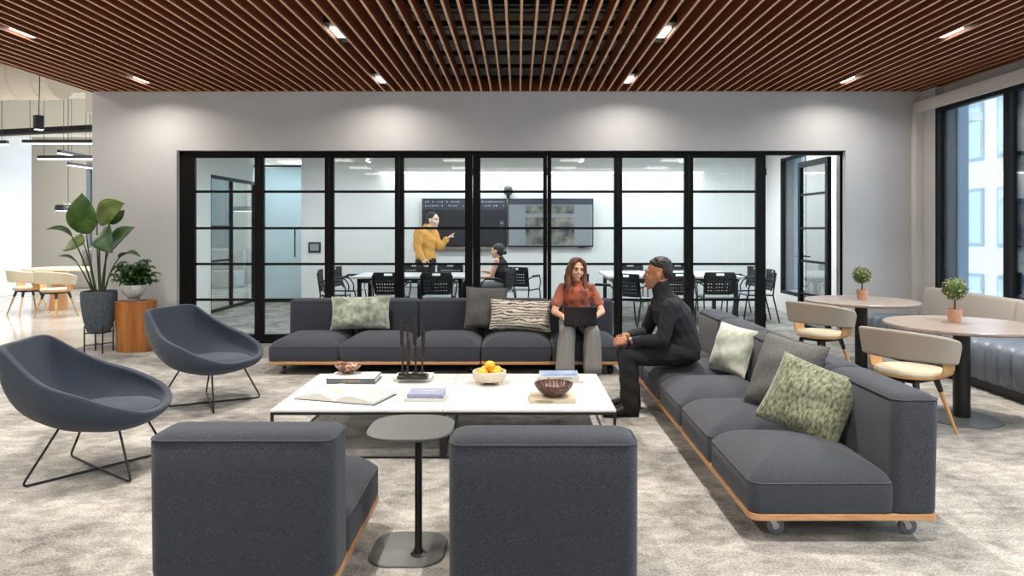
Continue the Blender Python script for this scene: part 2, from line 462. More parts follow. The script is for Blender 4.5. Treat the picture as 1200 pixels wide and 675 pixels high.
# recessed downlights between slats
def downlight(x, y, label, power=46, group=None, spread=112):
    x = -5.46 + (round((x + 5.46) / .124767 - .5) + .5) * .124767
    t = thing('ceiling_downlight', label, 'ceiling light', (x, y, CZ), group=group)
    b = new(); box(b, -.045, .045, -.30, .36, .035, .11); build('housing', b, 'black_metal', t)
    b = new(); box(b, -.034, .034, -.15, .15, .022, .034); build('lens', b, 'light_emit', t)
    area('downlight_lamp', (0, 0, .012), .05, .28, power, (1.0, .93, .84), spread=spread, parent=t)
DX = (-4.57, -1.61, 1.37, 3.99)
nm = {(-4.57, 8.45): 'small rectangular downlight in the slats at far left by the wall corner', (-1.61, 8.45): 'small downlight in the slats near the wall, left of centre',
      (1.37, 8.45): 'small downlight in the slats near the wall, right of centre', (3.99, 8.45): 'small downlight in the slats near the wall at right, above the glass door',
      (-4.57, 6.42): 'rectangular downlight in the slats at the left picture edge', (-1.61, 6.42): 'rectangular downlight in the nearer slats, left of centre',
      (1.37, 6.42): 'rectangular downlight in the nearer slats, right of centre', (3.99, 6.42): 'rectangular downlight in the slats at upper right'}
for y in (8.45, 6.42, 4.4, 2.4):
    for x in DX:
        if y in (8.45, 6.42): downlight(x, y, nm[(x, y)], 13 if y > 8 else 50, None, 150 if y > 8 else 112)
        else: downlight(x, y, 'rectangular downlight in the wooden slats above the viewer', group='downlights above the viewer')
for y in (.4, -1.8, -4.0):
    for x in DX:
        t = thing('ceiling_downlight', 'white ceiling panel light behind the viewer', 'ceiling light', (x, y, 3.27), group='panel lights behind the viewer')
        b = new(); box(b, -.3, .3, -.3, .3, -.012, -.002); build('lens', b, 'light_strip', t); area('panel_lamp', (0, 0, -.02), .6, .6, 18, (1, .96, .9), parent=t)

# ------------------------------------------------------------------ glazed partition
GY = 9.19
def gx(px): return (px - VX) / F * GY
def gz(py): return H - (py - VY) / F * GY
Z_HEAD0 = gz(185); bars = [gz(v) for v in (224.6, 267.4, 309.4, 351.2)]
b = new()
box(b, OX0, gx(228), GY - .03, GY + .05, 0, OZ); box(b, gx(987), OX1, GY - .03, GY + .05, 0, OZ)
box(b, OX0, OX1, GY - .035, GY + .055, Z_HEAD0 + .035, OZ)
box(b, OX0, gx(897), GY - .03, GY + .05, 0, .025)
struct('trim_5', b, 'frame_black', 'black steel outer frame of the gridded glass partition', 'frame')
edges = [(228, 299), (309.7, 381), (391.5, 463), (473.5, 545), (563, 636.5), (646, 719.5), (729, 801.6), (812, 885.3)]
outer = [(228, 304.3), (304.3, 386.2), (386.2, 468.2), (468.2, 554), (554, 641.2), (641.2, 724.2), (724.2, 806.8), (806.8, 897)]
gl_lab = ['gridded glass panel at the far left of the partition', 'gridded glass panel second from left, over a frosted door', 'gridded glass panel above the green lumbar pillow',
          'gridded glass panel showing the person in mustard sweater', 'gridded glass panel showing the seated person in black top', 'gridded glass panel behind the woman with laptop',
          'gridded glass panel behind the man in black turtleneck', 'gridded glass panel last before the open doorway']
for i, ((a, c), (oa, oc)) in enumerate(zip(edges, outer)):
    t = thing('window_%d' % (i + 20), gl_lab[i], 'glass panel', (0, GY, 0), kind='structure')
    b = new(); A, Cc, OA, OC = gx(a), gx(c), gx(oa) + .003, gx(oc) - .003
    if i == 0: OA = gx(228) + .001; A = OA + .0
    if i == 0: A = OA + .012
    box(b, OA, A, -.022, .032, .03, Z_HEAD0 + .033); box(b, Cc, OC, -.022, .032, .03, Z_HEAD0 + .033)
    box(b, A, Cc, -.022, .032, Z_HEAD0, Z_HEAD0 + .033); box(b, A, Cc, -.022, .032, .03, .115)
    build('panel_frame', b, 'frame_black', t)
    for z in bars:
        b = new(); box(b, A, Cc, -.014, .022, z - .016, z + .016); build('glazing_bar', b, 'frame_black', t)
    b = new(); box(b, A - .004, Cc + .004, .001, .007, .112, Z_HEAD0 + .004); build('pane', b, 'glass_clear', t)
    for z in (.3, 2.2):
        b = new(); cyl(b, (OC, -.03), .008, z, z + .09, 10); build('hinge', b, 'black_metal', t)
# open door leaf, swung into the meeting room
t = thing('door_1', 'black framed glass door standing open beside the partition', 'door', (4.135, GY + .10, 0), 91.5, kind='structure')
b = new(); Wd = .93; zt = Z_HEAD0 + .03
box(b, 0, .075, -.027, .027, .012, zt); box(b, Wd - .075, Wd, -.027, .027, .012, zt)
box(b, .075, Wd - .075, -.027, .027, zt - .075, zt); box(b, .075, Wd - .075, -.027, .027, .012, .13)
build('door_frame', b, 'frame_black', t)
for z in bars:
    b = new(); box(b, .075, Wd - .075, -.018, .018, z - .016, z + .016); build('glazing_bar', b, 'frame_black', t)
b = new(); box(b, .072, Wd - .072, -.003, .003, .127, zt - .072); build('pane', b, 'glass_clear', t)
h = None
b = new(); box(b, Wd - .06, Wd - .015, -.034, .034, .98, 1.22, bev=.004); h = build('lock_plate', b, 'black_metal', t)
b = new()
for s in (-1, 1): tube(b, rounded([(Wd - .037, s * .03, 1.1), (Wd - .037, s * .075, 1.1), (Wd - .17, s * .075, 1.1)], .02), .010, 8)
build('handle', b, 'black_metal', h)
b = new()
for z in (.25, 1.2, 2.2): cyl(b, (0.0, .03), .013, z, z + .11, 10)
build('hinge', b, 'black_metal', t)

# ------------------------------------------------------------------ meeting room
MY = 13.5; MX0, MX1 = -5.4, 4.8; MZ = 2.95
b = new(); box(b, -4.18, 4.92, MY, MY + .12, 0, MZ + .3); struct('wall_meeting_back', b, 'white_paint', 'white far wall of the meeting room carrying two screens', 'wall')
b = new(); box(b, MX1, MX1 + .12, YW + .26, 11.65, 0, MZ + .3); box(b, MX1, MX1 + .12, 12.8, MY, 0, MZ + .3)
box(b, MX1, MX1 + .12, 11.65, 12.8, 0, .33); box(b, MX1, MX1 + .12, 11.65, 12.8, 2.78, MZ + .3)
struct('wall_meeting_right', b, 'white_paint', 'white side wall of the meeting room with dark window', 'wall')
b = new(); box(b, MX0 - .12, MX0, YW + .26, 12.30, 0, MZ + .3); box(b, MX0 - .12, MX0, 12.30, 14.45, 2.46, MZ + .3)
struct('wall_meeting_left', b, 'white_paint', 'white side wall of the meeting room beside the glazed corridor screen', 'wall')
b = new(); box(b, MX0 - .12, 6.2, YW + .26, 16.4, MZ, MZ + .1); struct('ceiling_meeting', b, 'ceiling_white', 'white ceiling of the meeting room', 'ceiling')
b = new(); box(b, -4.18, 4.78, MY - .012, MY, 0, .09); struct('baseboard_meeting', b, 'white_paint', 'white baseboard below the meeting room screens', 'baseboard')
window('window_30', MX1, 11.65, 12.8, .33, 2.78, 'dark framed window of the meeting room seen through the open doorway')
# west glazed screen
t = thing('window_31', 'black framed glass screen between meeting room and open office', 'glass screen', (MX0 - .05, 12.32, 0), kind='structure')
b = new()
for y in (0, .95, 2.07): box(b, -.03, .03, y, y + .05, 0, 2.46)
box(b, -.03, .03, .05, 2.07, 2.40, 2.46); box(b, -.03, .03, .05, 2.07, 0, .05)
for z in (.9, 1.52): box(b, -.02, .02, .05, .95, z, z + .035)
build('window_frame', b, 'frame_black', t)
b = new(); box(b, -.004, .004, .05, .95, .05, 2.4); box(b, -.004, .004, 1.0, 2.07, .05, 2.4); build('pane', b, 'glass_clear', t)
# frosted glass door at the back left
t = thing('door_2', 'pale blue frosted glass door with long bar pull, back of meeting room', 'door', (-5.40, 14.3, 0), kind='structure')
b = new(); box(b, .02, 1.20, 0, .012, .04, 2.75); build('pane', b, 'glass_frost', t)
b = new(); box(b, 0, 1.24, -.01, .02, 0, .035); box(b, 0, 1.24, -.01, .02, 2.76, 2.80); build('rail', b, 'frame_black', t)
b = new(); tube(b, [(.86, -.06, .92), (.86, -.06, 1.50)], .014, 10); tube(b, [(.86, -.06, 1.0), (.86, 0, 1.0)], .008, 8); tube(b, [(.86, -.06, 1.42), (.86, 0, 1.42)], .008, 8)
build('handle', b, 'black_metal', t)
b = new(); box(b, -4.17, -4.07, MY + .12, 16.3, 0, MZ); struct('wall_meeting_return', b, 'white_paint', 'short white return wall beside the frosted glass door', 'wall')
b = new(); box(b, -5.6, 6.2, 16.3, 16.4, 0, MZ + .3); struct('wall_corridor', b, 'wall_paint', 'pale corridor wall seen through the frosted glass door', 'wall')
# room control panel
t = thing('room_control_panel', 'small dark touch panel on the meeting room wall beside the frosted door', 'control panel', (-3.92, MY, 1.14))
b = new(); box(b, -.12, .12, -.03, 0, -.10, .10, bev=.01); build('casing', b, 'office_plastic', t)
b = new(); box(b, -.085, .085, -.032, -.030, -.065, .065); build('screen', b, 'screen_grey', t)
# cove light and spot heads
t = thing('linear_ceiling_light', 'long glowing strip light high on the meeting room back wall', 'strip light', (0.45, MY - .09, 2.56))
b = new(); box(b, -3.1, 3.1, -.02, .05, .03, .06); build('housing', b, 'white_paint', t)
b = new(); box(b, -3.1, 3.1, -.02, .05, .0, .028); build('diffuser', b, 'light_strip', t)
area('strip_lamp', (0, -.1, -.02), 6.0, .08, 34, (.86, .94, 1.0), spread=170, parent=t)
for px, py, lb in ((434, 187, 'small bright spot head on the meeting room ceiling, left'), (679, 188, 'small bright spot head on the meeting room ceiling above the person with laptop'),
                   (797, 190, 'small bright spot head on the meeting room ceiling above the man')):
    d = 12.3; x = wx(px, d)
    t = thing('ceiling_spotlight', lb, 'spotlight', (x, d, MZ))
    b = new(); cyl(b, (0, 0), .05, -.02, 0); build('mount', b, 'white_paint', t)
    M = T(0, 0, -.20) @ R('Y', 35 if px < 600 else -35) @ R('X', 20)
    b = new(); lathe(b, [(.042, -.07), (.045, .1)], 20, M); tube(b, [(0, 0, -.02), (0, 0, -.14)], .012, 8); build('lamp_head', b, 'white_paint', t)
    b = new(); lathe(b, [(.046, -.078), (.046, -.071)], 20, M); build('lens', b, 'light_emit', t)
for x in (-3.2, -.6, 2.0, 4.0):
    for y in (10.2, 11.9):
        t = thing('ceiling_panel_light', 'flush ceiling panel light of the meeting room above the partition head', 'ceiling light', (x, y, MZ), group='panel lights in the meeting room ceiling')
        b = new(); box(b, -.3, .3, -.08, .08, -.012, 0); build('lens', b, 'light_strip', t)
        area('panel_lamp', (0, 0, -.02), .6, .16, 40, (.86, .94, 1.0), spread=170, parent=t)

t = thing('ceiling_panel_light', 'unseen fill light panel added in the corridor behind the frosted door', 'ceiling light', (-4.85, 15.3, MZ))  # added lamp, out of view, to brighten the frosted glass from behind
b = new(); box(b, -.3, .3, -.3, .3, -.012, 0); build('lens', b, 'light_strip', t); area('corridor_fill_lamp', (0, 0, -.02), .6, .6, 70, (.86, .94, 1.0), spread=170, parent=t)
# screens
def tv(px0, px1, label, dark):
    d = MY - .10; x0, x1 = wx(px0, d), wx(px1, d); z1, z0 = wz(232.5, d), wz(289.5, d); w = x1 - x0; hh = z1 - z0
    t = thing('wall_screen', label, 'screen', ((x0 + x1) / 2, d, z0))
    b = new(); box(b, -w / 2, w / 2, 0, .07, 0, hh, bev=.006); build('casing', b, 'tv_frame', t)
    b = new(); box(b, -w / 2 + .02, w / 2 - .02, -.004, -.001, .03, hh - .02); s = build('screen', b, 'screen_dark' if dark else 'screen_grey', t)
    def r(u0, u1, v0, v1, m, n='screen_image'):
        b = new(); box(b, -w / 2 + .02 + u0 * (w - .04), -w / 2 + .02 + u1 * (w - .04), -.006, -.0045, .03 + v0 * (hh - .05), .03 + v1 * (hh - .05)); build(n, b, m, s)
    if dark:
        r(0, 1, .78, 1, 'screen_bar', 'screen_toolbar')
        b = new(); rr = random.Random(3); n_ic = 0
        for k in range(34):
            u = -.46 + .92 * k / 33
            for v in (.84, .92):
                if rr.random() < .7:
                    hgt = rr.uniform(.008, .02); x = u * w
                    box(b, x, x + .018, -.008, -.0065, v * hh, v * hh + hgt)
        build('screen_icons', b, 'screen_glyph', s)
        r(.925, .985, .40, .56, 'screen_bar', 'screen_button'); r(.94, .97, .46, .52, 'screen_glyph', 'screen_glyph_mark')
        b = new(); box(b, -.62, .62, -.02, .03, -.035, -.005, bev=.004); build('speaker_bar', b, 'silver', t)
    else:
        r(0, 1, .89, 1, 'screen_bar', 'screen_toolbar')
        r(.2, .785, .69, .87, 'screen_photo'); r(.2, .785, .02, .61, 'screen_photo')
        b = new(); box(b, .53, .66, 0, .05, -.02, 0); build('receiver', b, 'office_plastic', t)
    return t
tv(494.5, 593.5, 'large dark wall screen the standing person points at', True)
tv(594.8, 695.5, 'large grey wall screen showing two landscape images', False)
t = thing('conference_camera', 'round grey conference camera mounted above the join of the screens', 'camera', (wx(595.5, 13.3), 13.36, wz(232, 13.3))); t.scale = (1.0, 1.0, 1.15)
b = new(); box(b, -.03, .03, -.02, .1, 0, .05); box(b, -.02, .02, -.02, .14, .04, .06); build('bracket', b, 'office_plastic', t)
b = new(); lathe(b, [(.03, .04), (.075, .07), (.085, .12), (.08, .17), (.05, .2)], 24); build('camera_body', b, 'office_grey', t)
b = new(); sphere(b, (0, -.07, .125), .035); build('lens', b, 'tv_frame', t)

# meeting tables and chairs
def meeting_table(x0, x1, y0, y1, label):
    t = thing('meeting_table', label, 'table', ((x0 + x1) / 2, (y0 + y1) / 2, 0)); w = x1 - x0; d = y1 - y0
    b = new(); rr_loft(b, w, d, .05, [(.004, .715), (0, .72), (0, .745), (.004, .75)]); build('tabletop', b, 'table_white', t)
    b = new(); box(b, -w / 2 + .08, w / 2 - .08, -d / 2 + .10, -d / 2 + .14, .64, .715); box(b, -w / 2 + .08, w / 2 - .08, d / 2 - .14, d / 2 - .10, .64, .715)
    box(b, -w / 2 + .08, -w / 2 + .14, -d / 2 + .1, d / 2 - .1, .64, .715); box(b, w / 2 - .14, w / 2 - .08, -d / 2 + .1, d / 2 - .1, .64, .715)
    build('apron', b, 'black_metal', t)
    for sx in (-1, 1):
        for sy in (-1, 1):
            b = new(); X = sx * (w / 2 - .11); Y = sy * (d / 2 - .13); box(b, X - .03, X + .03, Y - .03, Y + .03, 0.0, .65, bev=.004); build('leg', b, 'black_metal', t)
meeting_table(-2.62, -.80, 10.95, 12.0, 'white topped meeting table at the left, before the dark screen')
meeting_table(1.42, 3.56, 10.95, 12.45, 'white topped meeting table at the right, behind the man in black')

def meeting_chair(label, loc, rz):
    """back faces local -y side when rz = 0 means the sitter looks towards +y"""
    t = thing('meeting_chair', label, 'chair', loc, rz)
    b = new(); nx, nz = 22, 20; W_, Z0, Z1 = .46, .50, .84; grid = {}
    for i in range(nx + 1):
        for j in range(nz + 1):
            u = i / nx * 2 - 1; v = j / nz
            zz = Z0 + v * (Z1 - Z0); x = u * W_ / 2 * (1 - .06 * (1 - v))
            if abs(u) > .8 and (v > .9 or v < .1):
                k = 1 - .04 * ((abs(u) - .8) / .2) ; zz = (Z0 + Z1) / 2 + (zz - (Z0 + Z1) / 2) * k
            grid[i, j] = b.verts.new((x, -.21 - .05 * v + .035 * u * u * 0.9 - .02 * math.sin(v * PI), zz))
    for i in range(nx):
        for j in range(nz):
            hole = (8 <= i <= 13 and 17 <= j <= 18) or (j in (3, 6, 9, 12) and 2 <= i <= 19 and i % 2 == 0)
            if not hole: b.faces.new((grid[i, j], grid[i + 1, j], grid[i + 1, j + 1], grid[i, j + 1]))
    o = build('backrest', b, 'office_plastic', t); m = o.modifiers.new('s', 'SOLIDIFY'); m.thickness = .018; m.offset = 0
    b = new(); rr_loft(b, .46, .44, .09, [(.03, .425), (0, .435), (0, .452), (.03, .465)], cy=.02); build('seat', b, 'seat_grey', t)
    for s in (-1, 1):
        b = new(); tube(b, rounded([(s * .24, -.30, .006), (s * .235, -.20, .44), (s * .235, -.25, .80)], .05), .012, 8)
        build('rear_leg', b, 'black_metal', t)
        b = new(); tube(b, rounded([(s * .25, .26, .006), (s * .245, .20, .44), (s * .235, -.2, .44)], .04), .012, 8)
        build('front_leg', b, 'black_metal', t)
        b = new(); tube(b, rounded([(s * .235, -.23, .63), (s * .28, -.16, .67), (s * .28, .12, .67), (s * .27, .19, .56), (s * .25, .18, .45)], .04), .011, 8)
        a_ = build('arm_frame', b, 'black_metal', t)
        b = new(); rr_loft(b, .055, .26, .026, [(.004, .668), (0, .675), (0, .69), (.01, .697)], cx=s * .28, cy=-.02); build('armrest', b, 'office_plastic', a_)
    return t
mc = meeting_chair('black slotted-back meeting chair, left of two with backs to the left table', (wx(459.5, 10.9), 10.82, 0), 0)
mk = [(513.5, 10.85, 0, 'black slotted-back meeting chair beside it, below the person in mustard'), (838.5, 10.85, 0, 'black slotted-back meeting chair in the last glass panel, seat showing'),
      (789, 10.75, 8, 'meeting chair mostly hidden behind the head of the man in black'), (393, 11.3, -82, 'nearer meeting chair at the left end of the left table'),
      (409, 12.15, -98, 'farther meeting chair at the left end of the left table'), (697, 10.0, -125, 'meeting chair right behind the woman in rust top'),
      (612, 12.3, -28, 'empty tilted meeting chair right of the seated person in black'), (886, 11.35, 86, 'nearer meeting chair at the right end of the right table'),
      (868, 12.2, 96, 'farther meeting chair at the right end of the right table'), (484, 12.95, 180, 'far side chair back above the left table, left of the standing person'),
      (526, 12.95, 180, 'far side chair back above the left table, right of the standing person'), (741, 12.95, 180, 'far side chair back above the right table, left of the man'),
      (798, 12.95, 180, 'far side chair back above the right table, right of the man'), (747, 10.45, -50, 'meeting chair between partition and right table, left of the man'),
      (583, 11.7, 70, 'meeting chair holding the seated person in sleeveless black top')]
for px, d, rz, lb in mk: dup(mc, (wx(px, d), d, 0), rz, lb)

# ------------------------------------------------------------------ world outside the windows
def facade_block(x, y0, y1, z1, label, dx=3.0, rows=6, cols=5):
    t = thing('office_building', label, 'building', (x, (y0 + y1) / 2, -6))
    w = y1 - y0; b = new(); box(b, 0, dx, -w / 2, w / 2, 0, z1 + 6); build('wall', b, 'facade', t)
    cw = w / cols; rh = (z1 + 6) / rows
    for i in range(cols):
        for j in range(rows):
            yc = -w / 2 + cw * (i + .5); zc = rh * (j + .52)
            b = new(); box(b, -.05, .02, yc - cw * .36, yc + cw * .36, zc - rh * .34, zc + rh * .34); f = build('window_surround', b, 'facade_frame', t)
            b = new(); box(b, -.07, -.052, yc - cw * .32, yc - .04, zc - rh * .30, zc + rh * .30); box(b, -.07, -.052, yc + .04, yc + cw * .32, zc - rh * .30, zc + rh * .30); build('pane', b, 'facade_glass', f)
facade_block(17, 20, 38, 16, 'pale office building across the street with gridded windows', rows=7, cols=7)
facade_block(17, 2, 19, 12, 'pale lower building across the street, beside the taller one', rows=6, cols=7)
b = new(); box(b, 6.4, 60, -30, 80, -6.2, -6); struct('ground_street', b, 'facade', 'pale street level below the windows', 'ground')
# ------------------------------------------------------------------ sofas
MW = .727; SD = .90
def caster(name_parent, x, y, black=False, yaw=30):
    wheelm = 'caster_black' if black else 'caster_wheel'
    M = T(x, y, 0) @ R('Z', yaw)
    b = new(); box(b, -.035, .035, -.035, .035, .104, .112, T(x, y, 0)); cyl(b, (x, y), .018, .094, .106, 14)
    for s in (-1, 1):
        ring_loft(b, [[M @ Vector((-.02, s * .019, .098)), M @ Vector((.030, s * .019, .098)), M @ Vector((.038, s * .019, .034)), M @ Vector((.026, s * .019, .034))],
                      [M @ Vector((-.02, s * .0215, .098)), M @ Vector((.030, s * .0215, .098)), M @ Vector((.038, s * .0215, .034)), M @ Vector((.026, s * .0215, .034))]])
    box(b, -.02, .030, -.0215, .0215, .092, .098, M)
    f = build('caster', b, 'caster_black' if black else 'caster_metal', name_parent)
    Mw = M @ T(.032, 0, .041) @ R('X', 90)
    b = new(); lathe(b, [(.010, -.012), (.034, -.015), (.041, -.012), (.041, .012), (.034, .015), (.010, .012)], 28, Mw)
    build('wheel', b, wheelm, f)
    b = new(); lathe(b, [(.016, -.0165), (.018, -.012), (.018, .012), (.016, .0165)], 16, Mw); build('hub', b, 'caster_metal', f)
def seat_mesh(x):
    b = new()
    prof = [(.012, .142), (.002, .150), (0, .165), (0, .275), (.004, .287), (.014, .302), (.035, .325), (.07, .350), (.12, .372), (.19, .390), (.27, .399)]
    rr_loft(b, MW - .006, .70, .055, prof, cx=x, cy=.35, n=7); return b
def back_mesh(x):
    b = new()
    prof = [(.012, .142), (.002, .150), (0, .165), (0, .55), (0, .672), (.005, .684), (.018, .698), (.040, .708), (.07, .712)]
    rr_loft(b, MW - .004, .225, .05, prof, cx=x, cy=.785, n=7)
    # lean: the front face falls back towards the top
    for v in b.verts:
        v.co.y += .012 * (v.co.z - .16) / .54
    return b
def pipe_loop(w, d, r, z, cx, cy, dip=0):
    b = new(); pts = rr_ring(w, d, r, z, 5, cx, cy); tube(b, pts, .0035, 5, closed=True); return b
def sofa(label, cat, n, loc, rz, units, group=None, black=False):
    t = thing('modular_sofa' if n > 1 else 'lounge_module_chair', label, cat, loc, rz, group)
    W = n * MW; x0 = -W / 2 + MW / 2
    for i in range(n):
        x = x0 + i * MW
        s = build('seat_cushion', seat_mesh(x), 'sofa_fabric', t)
        build('piping', pipe_loop(MW - .012, .696, .055, .2885, x, .35), 'piping_fabric', s)
        k = build('backrest', back_mesh(x), 'sofa_fabric', t)
        b = new(); pts = [p for p in rr_ring(MW - .008, .225, .05, .684, 5, x, .797)]
        tube(b, pts, .0035, 5, closed=True); build('piping', b, 'piping_fabric', k)
    u = -W / 2
    for c in units:
        w = c * MW
        b = new(); rr_loft(b, w - .004, SD, .045, [(.002, .112), (0, .114), (0, .140), (.002, .142)], cx=u + w / 2, cy=SD / 2); build('plinth', b, 'plinth_ply', t)
        b = new(); box(b, u + .12, u + w - .12, .12, SD - .12, .085, .1115); build('underframe', b, 'caster_black', t)
        for sx in (u + .13, u + w - .13):
            for sy in (.13, SD - .12): caster(t, sx, sy, black, random.choice((20, 35, -60, 60)) if black else random.choice((84, 97, 92)))
        u += w
    return t
YS = 7.14
sofa('long dark grey five seat sofa facing the viewer, woman seated on its right end', 'sofa', 5, (-.745, YS, 0), 0, (3, 2), black=True)
sofa('long dark grey five seat sofa along the right, man seated at its far end', 'sofa', 5, (1.105, 3.32 + 2.5 * MW, 0), -90, (3, 2))
sofa('dark grey armless lounge chair seen from behind, left of the small pedestal table', 'lounge chair', 1, (-1.07, 2.70 + SD, 0), 180, (1,))
sofa('dark grey armless lounge chair seen from behind, right of the small pedestal table', 'lounge chair', 1, (.097, 2.645 + SD, 0), 180, (1,))

# ------------------------------------------------------------------ pillows
def pillow(label, m, w, h, thick, loc, rot, piping=None, n=18, pinch=.10):
    """upright pillow: local x width, z height, faces local -y; rot = euler degrees"""
    t = build('throw_pillow', new(), m); bm = new(); rr = random.Random(hash(label) % 1000 if False else len(label))
    ph = [rr.uniform(0, 6) for _ in range(6)]
    def P(u, v, s):
        k = (1 - abs(u) ** 2.6) * (1 - abs(v) ** 2.6)
        k = max(k, 0) ** .48
        x = u * w / 2 * (1 - pinch * (1 - v * v) * (abs(u) ** 3) * 0 - pinch * .55 * (1 - v * v) * abs(u) ** 1.5)
        z = v * h / 2 * (1 - pinch * .55 * (1 - u * u) * abs(v) ** 1.5)
        y = s * thick / 2 * k
        y += .010 * math.sin(4 * u + ph[0] + 2 * v) * k * (1) + .007 * math.sin(7 * v + ph[1] - 3 * u) * k
        y += .012 * math.sin(9 * u + ph[2]) * (abs(v) ** 3) * k + .010 * math.sin(9 * v + ph[3]) * (abs(u) ** 3) * k
        return Vector((x, y, z + h / 2))
    g = {}
    for s in (-1, 1):
        for i in range(n + 1):
            for j in range(n + 1):
                u = i / n * 2 - 1; v = j / n * 2 - 1
                u = math.sin(u * PI / 2) * .35 + u * .65; v = math.sin(v * PI / 2) * .35 + v * .65
                edge = i in (0, n) or j in (0, n)
                if s == 1 and edge: g[s, i, j] = g[-1, i, j]; continue
                g[s, i, j] = bm.verts.new(P(u, v, s))
        for i in range(n):
            for j in range(n):
                q = (g[s, i, j], g[s, i + 1, j], g[s, i + 1, j + 1], g[s, i, j + 1])
                bm.faces.new(q if s == -1 else tuple(reversed(q)))
    rim = [g[-1, i, 0].co.copy() for i in range(n)] + [g[-1, n, j].co.copy() for j in range(n)] + [g[-1, i, n].co.copy() for i in range(n, 0, -1)] + [g[-1, 0, j].co.copy() for j in range(n, 0, -1)]
    bpy.data.objects.remove(t)
    t = build('throw_pillow', bm, m, smooth=60); t.location = loc; t.rotation_euler = tuple(math.radians(a) for a in rot)
    tag(t, label, 'pillow')
    if piping:
        b = new(); tube(b, rim, .004, 5, closed=True); build('piping', b, piping, t)
    return t
yb = YS + .64
pillow('pale green velvet lumbar pillow on the left of the long back sofa', 'pillow_green', .64, .36, .15, (-1.72, yb - .15, .405), (-14, -1, 3), 'pillow_green')
pillow('charcoal woven square pillow behind the zebra lumbar pillow', 'pillow_linen', .46, .46, .15, (-.36, yb - .13, .405), (-13, 2, 0), 'pillow_linen')
pillow('cream lumbar pillow with wavy zebra stripes', 'pillow_zebra', .66, .33, .15, (.02, yb - .26, .405), (-16, 2, -2), 'pillow_zebra')
pillow('pale grey green velvet pillow beside the man on the right sofa', 'pillow_pale', .40, .37, .14, (1.62, 5.46, .385), (-19, 4, -64), 'pillow_pale')
pillow('charcoal woven pillow behind the olive velvet pillow on the right sofa', 'pillow_linen', .46, .47, .16, (1.55, 4.26, .385), (-22, 5, -60), 'pillow_linen')
pillow('olive velvet pillow nearest the viewer on the right sofa', 'pillow_olive', .47, .42, .17, (1.505, 3.84, .375), (-30, 14, -46))

# ------------------------------------------------------------------ coffee tables
TZ = .319
def coffee_table(x0, x1, y0, y1, label):
    t = thing('coffee_table', label, 'coffee table', ((x0 + x1) / 2, (y0 + y1) / 2, 0)); w = x1 - x0; d = y1 - y0; g = .018
    b = new(); box(b, -w / 2, w / 2, -d / 2, d / 2, TZ - .016, TZ, bev=.002); build('tabletop', b, 'table_white', t)
    b = new()
    for s in (-1, 1):
        box(b, -w / 2, w / 2, s * (d / 2 - g / 2) - g / 2, s * (d / 2 - g / 2) + g / 2, TZ - .034, TZ - .0165)
        box(b, s * (w / 2 - g / 2) - g / 2, s * (w / 2 - g / 2) + g / 2, -d / 2 + g, d / 2 - g, TZ - .034, TZ - .0165)
    build('top_frame', b, 'black_metal', t)
    for sx in (-1, 1):
        for sy in (-1, 1):
            X = sx * (w / 2 - g / 2); Y = sy * (d / 2 - g / 2); b = new(); box(b, X - g / 2, X + g / 2, Y - g / 2, Y + g / 2, 0, TZ - .034); build('leg', b, 'black_metal', t)
    b = new()
    for s in (-1, 1):
        box(b, -w / 2 + g, w / 2 - g, s * (d / 2 - g / 2) - .006, s * (d / 2 - g / 2) + .006, 0, .012)
        box(b, s * (w / 2 - g / 2) - .006, s * (w / 2 - g / 2) + .006, -d / 2 + g, d / 2 - g, 0, .012)
    build('floor_frame', b, 'black_metal', t)
coffee_table(-1.615, -.493, 4.56, 5.70, 'left half of the low white coffee table pair, holding the open book')
coffee_table(-.490, .640, 4.56, 5.70, 'right half of the low white coffee table pair, holding the fruit bowl')

def book(label, px, py, w, d, h, rz, m, z=TZ, cat='book', title=None, tsize=.018, tm='black_ink', tx=0, cover=None):
    """px, py: photo point of the middle of the front bottom edge"""
    x, y = at(px, py, z) if px is not None else py
    t = thing('book', label, cat, (x, y, z), rz)
    b = new(); c = .0035
    box(b, -w / 2, w / 2, 0, d, 0, c); box(b, -w / 2, w / 2, 0, d, h - c, h); box(b, -w / 2, w / 2, -.001, c, 0, h, bev=.001)
    build('cover', b, m, t)
    b = new(); box(b, -w / 2 + .005, w / 2 - .005, c, d - .005, c, h - c); build('pages', b, 'paper', t)
    if cover: b = new(); box(b, -w / 2 + .004, w / 2 - .004, .006, d - .004, h, h + .0008); build('cover_image', b, cover, t)
    if title: text_part('spine_lettering', title, tsize, tm, t, T(tx, -.0016, h / 2) @ R('X', 90))
    return t
def top(z): return TZ + z
# marbled bowl on grey book
bk = book('thick grey book with gold spine lettering under the small marbled bowl', 411, 450, .37, .26, .040, 0, 'book_grey', title='THE FURNITURE', tm='gold_ink', tsize=.020)
b = new(); box(b, -.178, .178, .006, .255, .040, .0408); build('dust_jacket', b, 'book_white', bk)
def bowl(name, label, cat, loc, prof, m, seg=40, **k):
    b = new(); lathe(b, prof, seg, **k); o = build(name, b, m, loc=loc); return tag(o, label, cat)
x, y = at(408, 437, top(.042))
bowl('marbled_bowl', 'small shallow brown and white marbled bowl on the grey book', 'bowl', (x, y, top(.0412)),
     [(.035, 0), (.04, .004), (.072, .028), (.100, .058), (.103, .066), (.097, .066), (.068, .034), (.03, .012)], 'bowl_marble', lobes=10, amp=.03)
